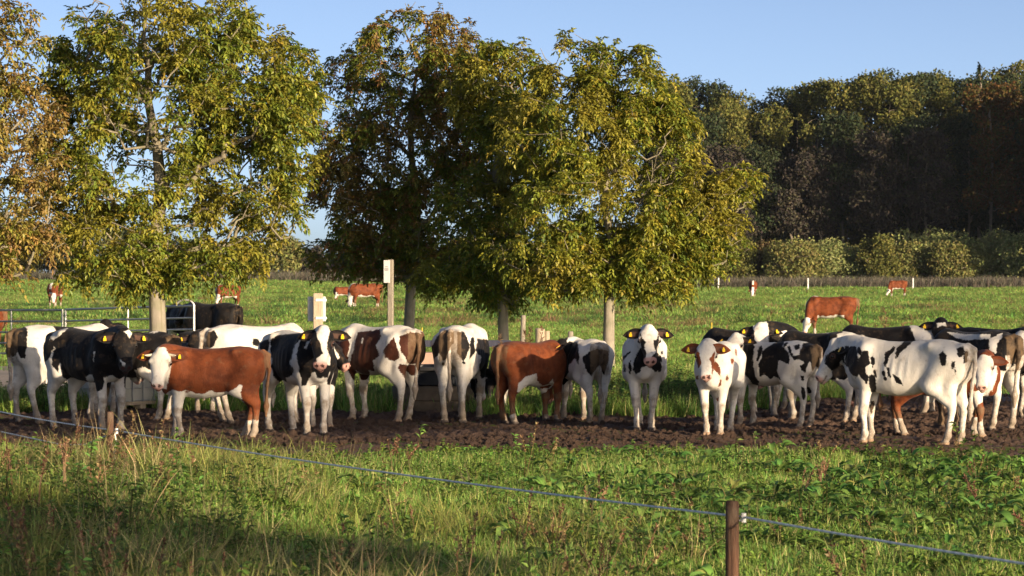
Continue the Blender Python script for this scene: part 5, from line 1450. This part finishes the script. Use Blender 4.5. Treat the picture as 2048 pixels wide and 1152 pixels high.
# broad dock leaves over the right half of the foreground
x, y = wedge(rg, 5200, 16, 34.5)
u = 1024 + FPX * x / y
dens = smooth01((u - 900) / 350) * smooth01((33.5 - y) / 2.5) * smooth01((y - 18.5) / 3) * smooth01((fbm(x * .9, y * .7, 51, 3) - .32) / .2) + .03
k = (rg.random(len(x)) < dens * .6) & (mud_mask(x, y) < -1.2)
x, y = x[k], y[k]; z = gz(x, y); i4 = rg.integers(0, 4, len(x))
for i in range(4):
    k = i4 == i
    scatter('dock_leaves', docks[i], np.stack([x, y, z], 1)[k], rots(rg, k.sum(), .15), scl3(rg.uniform(.55, 1.05, k.sum()), rg.uniform(.85, 1.2, k.sum())))

# leafy weeds in the lower left and along the ditch behind the herd
x, y = wedge(rg, 9000, 15.5, 31)
u = 1024 + FPX * x / y
dens = smooth01((800 - u) / 500) * smooth01((27 - y) / 5) * .20 + .02
k = (rg.random(len(x)) < dens) & (mud_mask(x, y) < -.5)
xa, ya = x[k], y[k]
x, y = wedge(rg, 9000, 42.5, 52)
k = (mud_mask(x, y) < -.1) & (in_path(x, y) < .3) & (rg.random(len(x)) < smooth01((fbm(x * .6, y * .6, 61, 3) - .36) / .2) * .8)
xb, yb = x[k], y[k]
x, y = np.concatenate([xa, xb]), np.concatenate([ya, yb]); z = gz(x, y); i3 = rg.integers(0, 3, len(x)); hf = rg.uniform(.5, 1.05, len(x))
for i in range(3):
    k = i3 == i
    scatter('weeds', weeds[i], np.stack([x, y, z], 1)[k], rots(rg, k.sum(), .15), scl3(rg.uniform(.8, 1.3, k.sum()), hf[k]))
# crumbs of dried mud
def clod(rng):
    n = 26; P = rand_dirs(rng, n); k = []
    me_ = bpy.data.meshes.new('clod'); import bmesh
    bm = bmesh.new(); bmesh.ops.create_icosphere(bm, subdivisions=2, radius=1.0)
    for v in bm.verts: v.co *= .75 + .5 * float(fbm(np.array([v.co.x * 1.7 + 9 * rng.random()]), np.array([v.co.y * 1.7 + v.co.z]), 3, 2)[0])
    bm.to_mesh(me_); bm.free(); me_.materials.append(m_mud)
    return bpy.data.objects.new('clod', me_)
clods = [clod(rg) for _ in range(3)]
x, y = wedge(rg, 26000, 31, 49); k = (mud_mask(x, y) > -.3) & (rg.random(len(x)) < .25 + .75 * smooth01((fbm(x * .5, y * .5, 88, 3) - .4) / .2)); x, y = x[k], y[k]
i3 = rg.integers(0, 3, len(x)); sz = .012 + .035 * rg.random(len(x)) ** 3
for i in range(3):
    k = i3 == i
    scatter('mud_crumbs', clods[i], np.stack([x, y, np.full(len(x), .018)], 1)[k], rots(rg, k.sum(), 1.0), np.stack([sz, sz * 1.2, sz * .8], 1)[k], mat=m_mud)
# small low leaves between the blades
x, y = wedge(rg, 9000, 15.5, 35); k = (mud_mask(x, y) < -.2) & (rg.random(len(x)) < .42); x, y = x[k], y[k]; z = gz(x, y); i2 = rg.integers(0, 2, len(x))
for i in range(2):
    k = i2 == i
    scatter('low_leaves', clov[i], np.stack([x, y, z], 1)[k], rots(rg, k.sum(), .15), scl3(rg.uniform(.8, 1.5, k.sum()), np.ones(k.sum())))
# dry brown stalks
x, y = wedge(rg, 1500, 16.5, 31)
u = 1024 + FPX * x / y; v_ = HOR + FPX * CAM_H / y
dens = smooth01((460 - u) / 260) * smooth01((30.5 - y) / 2) * .20 + smooth01(1 - np.abs(u - 1180) / 330) * smooth01((22.5 - y) / 2) * .30 + .015
k = (rg.random(len(x)) < dens) & (mud_mask(x, y) < -.4); x, y = x[k], y[k]; z = gz(x, y); i3 = rg.integers(0, 3, len(x))
for i in range(3):
    k = i3 == i
    scatter('dry_stalks', stalks[i], np.stack([x, y, z], 1)[k], rots(rg, k.sum(), .2), scl3(rg.uniform(.7, 1.25, k.sum()), rg.uniform(.7, 1.2, k.sum())))

# verge behind the mud and the near meadow
x, y = wedge(rg, 26000, 42, 60)
k = (mud_mask(x, y) < rg.normal(size=len(x)) * .2) & (in_path(x, y) < rg.random(len(x)) * .6); x, y = x[k], y[k]; z = gz(x, y); i3 = rg.integers(0, 3, len(x))
hf = (1.0 + .8 * smooth01((52 - y) / 5)) * (.6 + .8 * fbm(x * .5, y * .5, 63, 3))
for i in range(3):
    k = i3 == i
    scatter('verge_grass', short[i], np.stack([x, y, z], 1)[k], rots(rg, k.sum()), scl3(rg.uniform(1.1, 1.9, k.sum()), hf[k]))
MEAD = [(0.163, 0.319, 0.058), (0.205, 0.347, 0.068), (0.273, 0.341, 0.095), (0.326, 0.286, 0.116)]
mead = [src_obj('meadow_tuft', *blades(rg, 40, .13, .30, .020, .9, MEAD, [3, 3, 2.5, 1.5], 2), M_GRASS) for _ in range(3)]
for (n, y0, y1, sc) in ((26000, 58, 120, 1.0), (20000, 120, 260, 1.9), (12000, 260, 400, 3.0)):
    x, y = wedge(rg, n, y0, y1, 2); z = gz(x, y) + (fbm(x * .25, y * .16, 8, 3) - .5) * .22 * smooth01((y - 52) / 8); keep = rg.random(n) < .25 + .75 * smooth01((fbm(x * .16, y * .055, 67, 4) - .36) / .16)
    x, y, z = x[keep], y[keep], z[keep]; n = len(x); i3 = rg.integers(0, 3, n)
    hf = .45 + .9 * fbm(x * .22, y * .10, 66, 4) ** 1.5 * 1.3
    for i in range(3):
        k = i3 == i
        scatter('meadow_grass', mead[i], np.stack([x, y, z], 1)[k], rots(rg, k.sum(), .1), scl3(sc * rg.uniform(.8, 1.4, k.sum()), hf[k] / (sc ** .5)))
# darker ungrazed clumps and browned patches in the pasture
clump = [src_obj('rush_clump', *blades(rg, 46, .30, .22, .016, .8, c_, [3, 2, 1], 3), M_GRASS) for c_ in ([(.07, .14, .04), (.09, .17, .045), (.14, .18, .05)], [(.26, .19, .09), (.20, .17, .07), (.17, .2, .06)])]
for q in range(2):
    x, y = wedge(rg, 5200, 54, 220, 2); k = fbm(x * .3 + 5 * q, y * .12, 68 + q, 3) > .60; x, y = x[k], y[k]; z = gz(x, y)
    scatter('pasture_clumps', clump[q], np.stack([x, y, z], 1), rots(rg, len(x), .1), scl3(rg.uniform(.7, 1.6, len(x)) * np.where(y > 110, 1.5, 1), rg.uniform(.3, .8, len(x))))
# dry reeds along the far edge
REED = [(.19, .165, .13), (.15, .13, .10), (.12, .115, .075), (.10, .115, .06)]
reed = [src_obj('reed_tuft', *blades(rg, 26, 1.9, .7, .075, .35, REED, [3, 3, 2, 1], 3), M_GRASS) for _ in range(3)]
x = rg.uniform(18, 84, 2600); y = rg.uniform(386, 412, 2600)
x2 = rg.uniform(-90, 10, 700); y2 = rg.uniform(428, 452, 700)
x, y = np.concatenate([x, x2]), np.concatenate([y, y2]); z = gz(x, y); i3 = rg.integers(0, 3, len(x))
for i in range(3):
    k = i3 == i
    scatter('dry_reeds', reed[i], np.stack([x, y, z], 1)[k], rots(rg, k.sum(), .1), scl3(rg.uniform(.8, 1.2, k.sum()), rg.uniform(.45, .95, k.sum())))
# single reeds with brown plumes in the ditch behind the herd
for i, (xx, tt, d, lab) in enumerate(((1062, 640, 48.5, 'reed plume above the back of the brown bullock'), (1008, 676, 48, 'drooping reed plume left of the brown bullock'), (1812, 606, 50, 'tall reed with rust brown plume behind the white spotted cow'), (1786, 628, 49.5, 'shorter reed plume left of the tall one'), (1432, 662, 47.5, 'reed plume behind the red-spotted calf'), (1500, 625, 49, 'reed plume beside the white-faced cow'))):
    hh = pz(tt, d); vv, t_, cc = dry_stalk(np.random.default_rng(90 + i), hh, True)
    lv, lt, lc = blades(np.random.default_rng(190 + i), 8, hh * .8, .08, .016, .5, [(.12, .14, .035), (.20, .17, .07)], [1, 1], 4)
    root = empty('reed', (px(xx, d), d, 0), lab, 'reed', 'reeds in the ditch behind the herd')
    me = mesh_np('plume_stalks', vv, None, t_); add_attr(me, 'leaf', cc); link('plume', me, M_GRASS, root)
    me = mesh_np('reed_leaves', lv, None, lt); add_attr(me, 'leaf', lc); link('leaves', me, M_GRASS, root)
# ------------------------------------------------------------------ a little evening haze in the air
m_haze = bpy.data.materials.new('evening_haze'); m_haze.use_nodes = True
nt = m_haze.node_tree; nt.nodes.remove(nt.nodes['Principled BSDF'])
pv = nt.nodes.new('ShaderNodeVolumePrincipled'); pv.inputs['Color'].default_value = (.72, .82, 1.0, 1); pv.inputs['Density'].default_value = HAZE
pv.inputs['Anisotropy'].default_value = .1
nt.links.new(pv.outputs[0], nt.nodes['Material Output'].inputs['Volume'])
tag(MB().box((0, 240, 20), (1000, 760, 46)).build('haze', m_haze), kind='stuff')
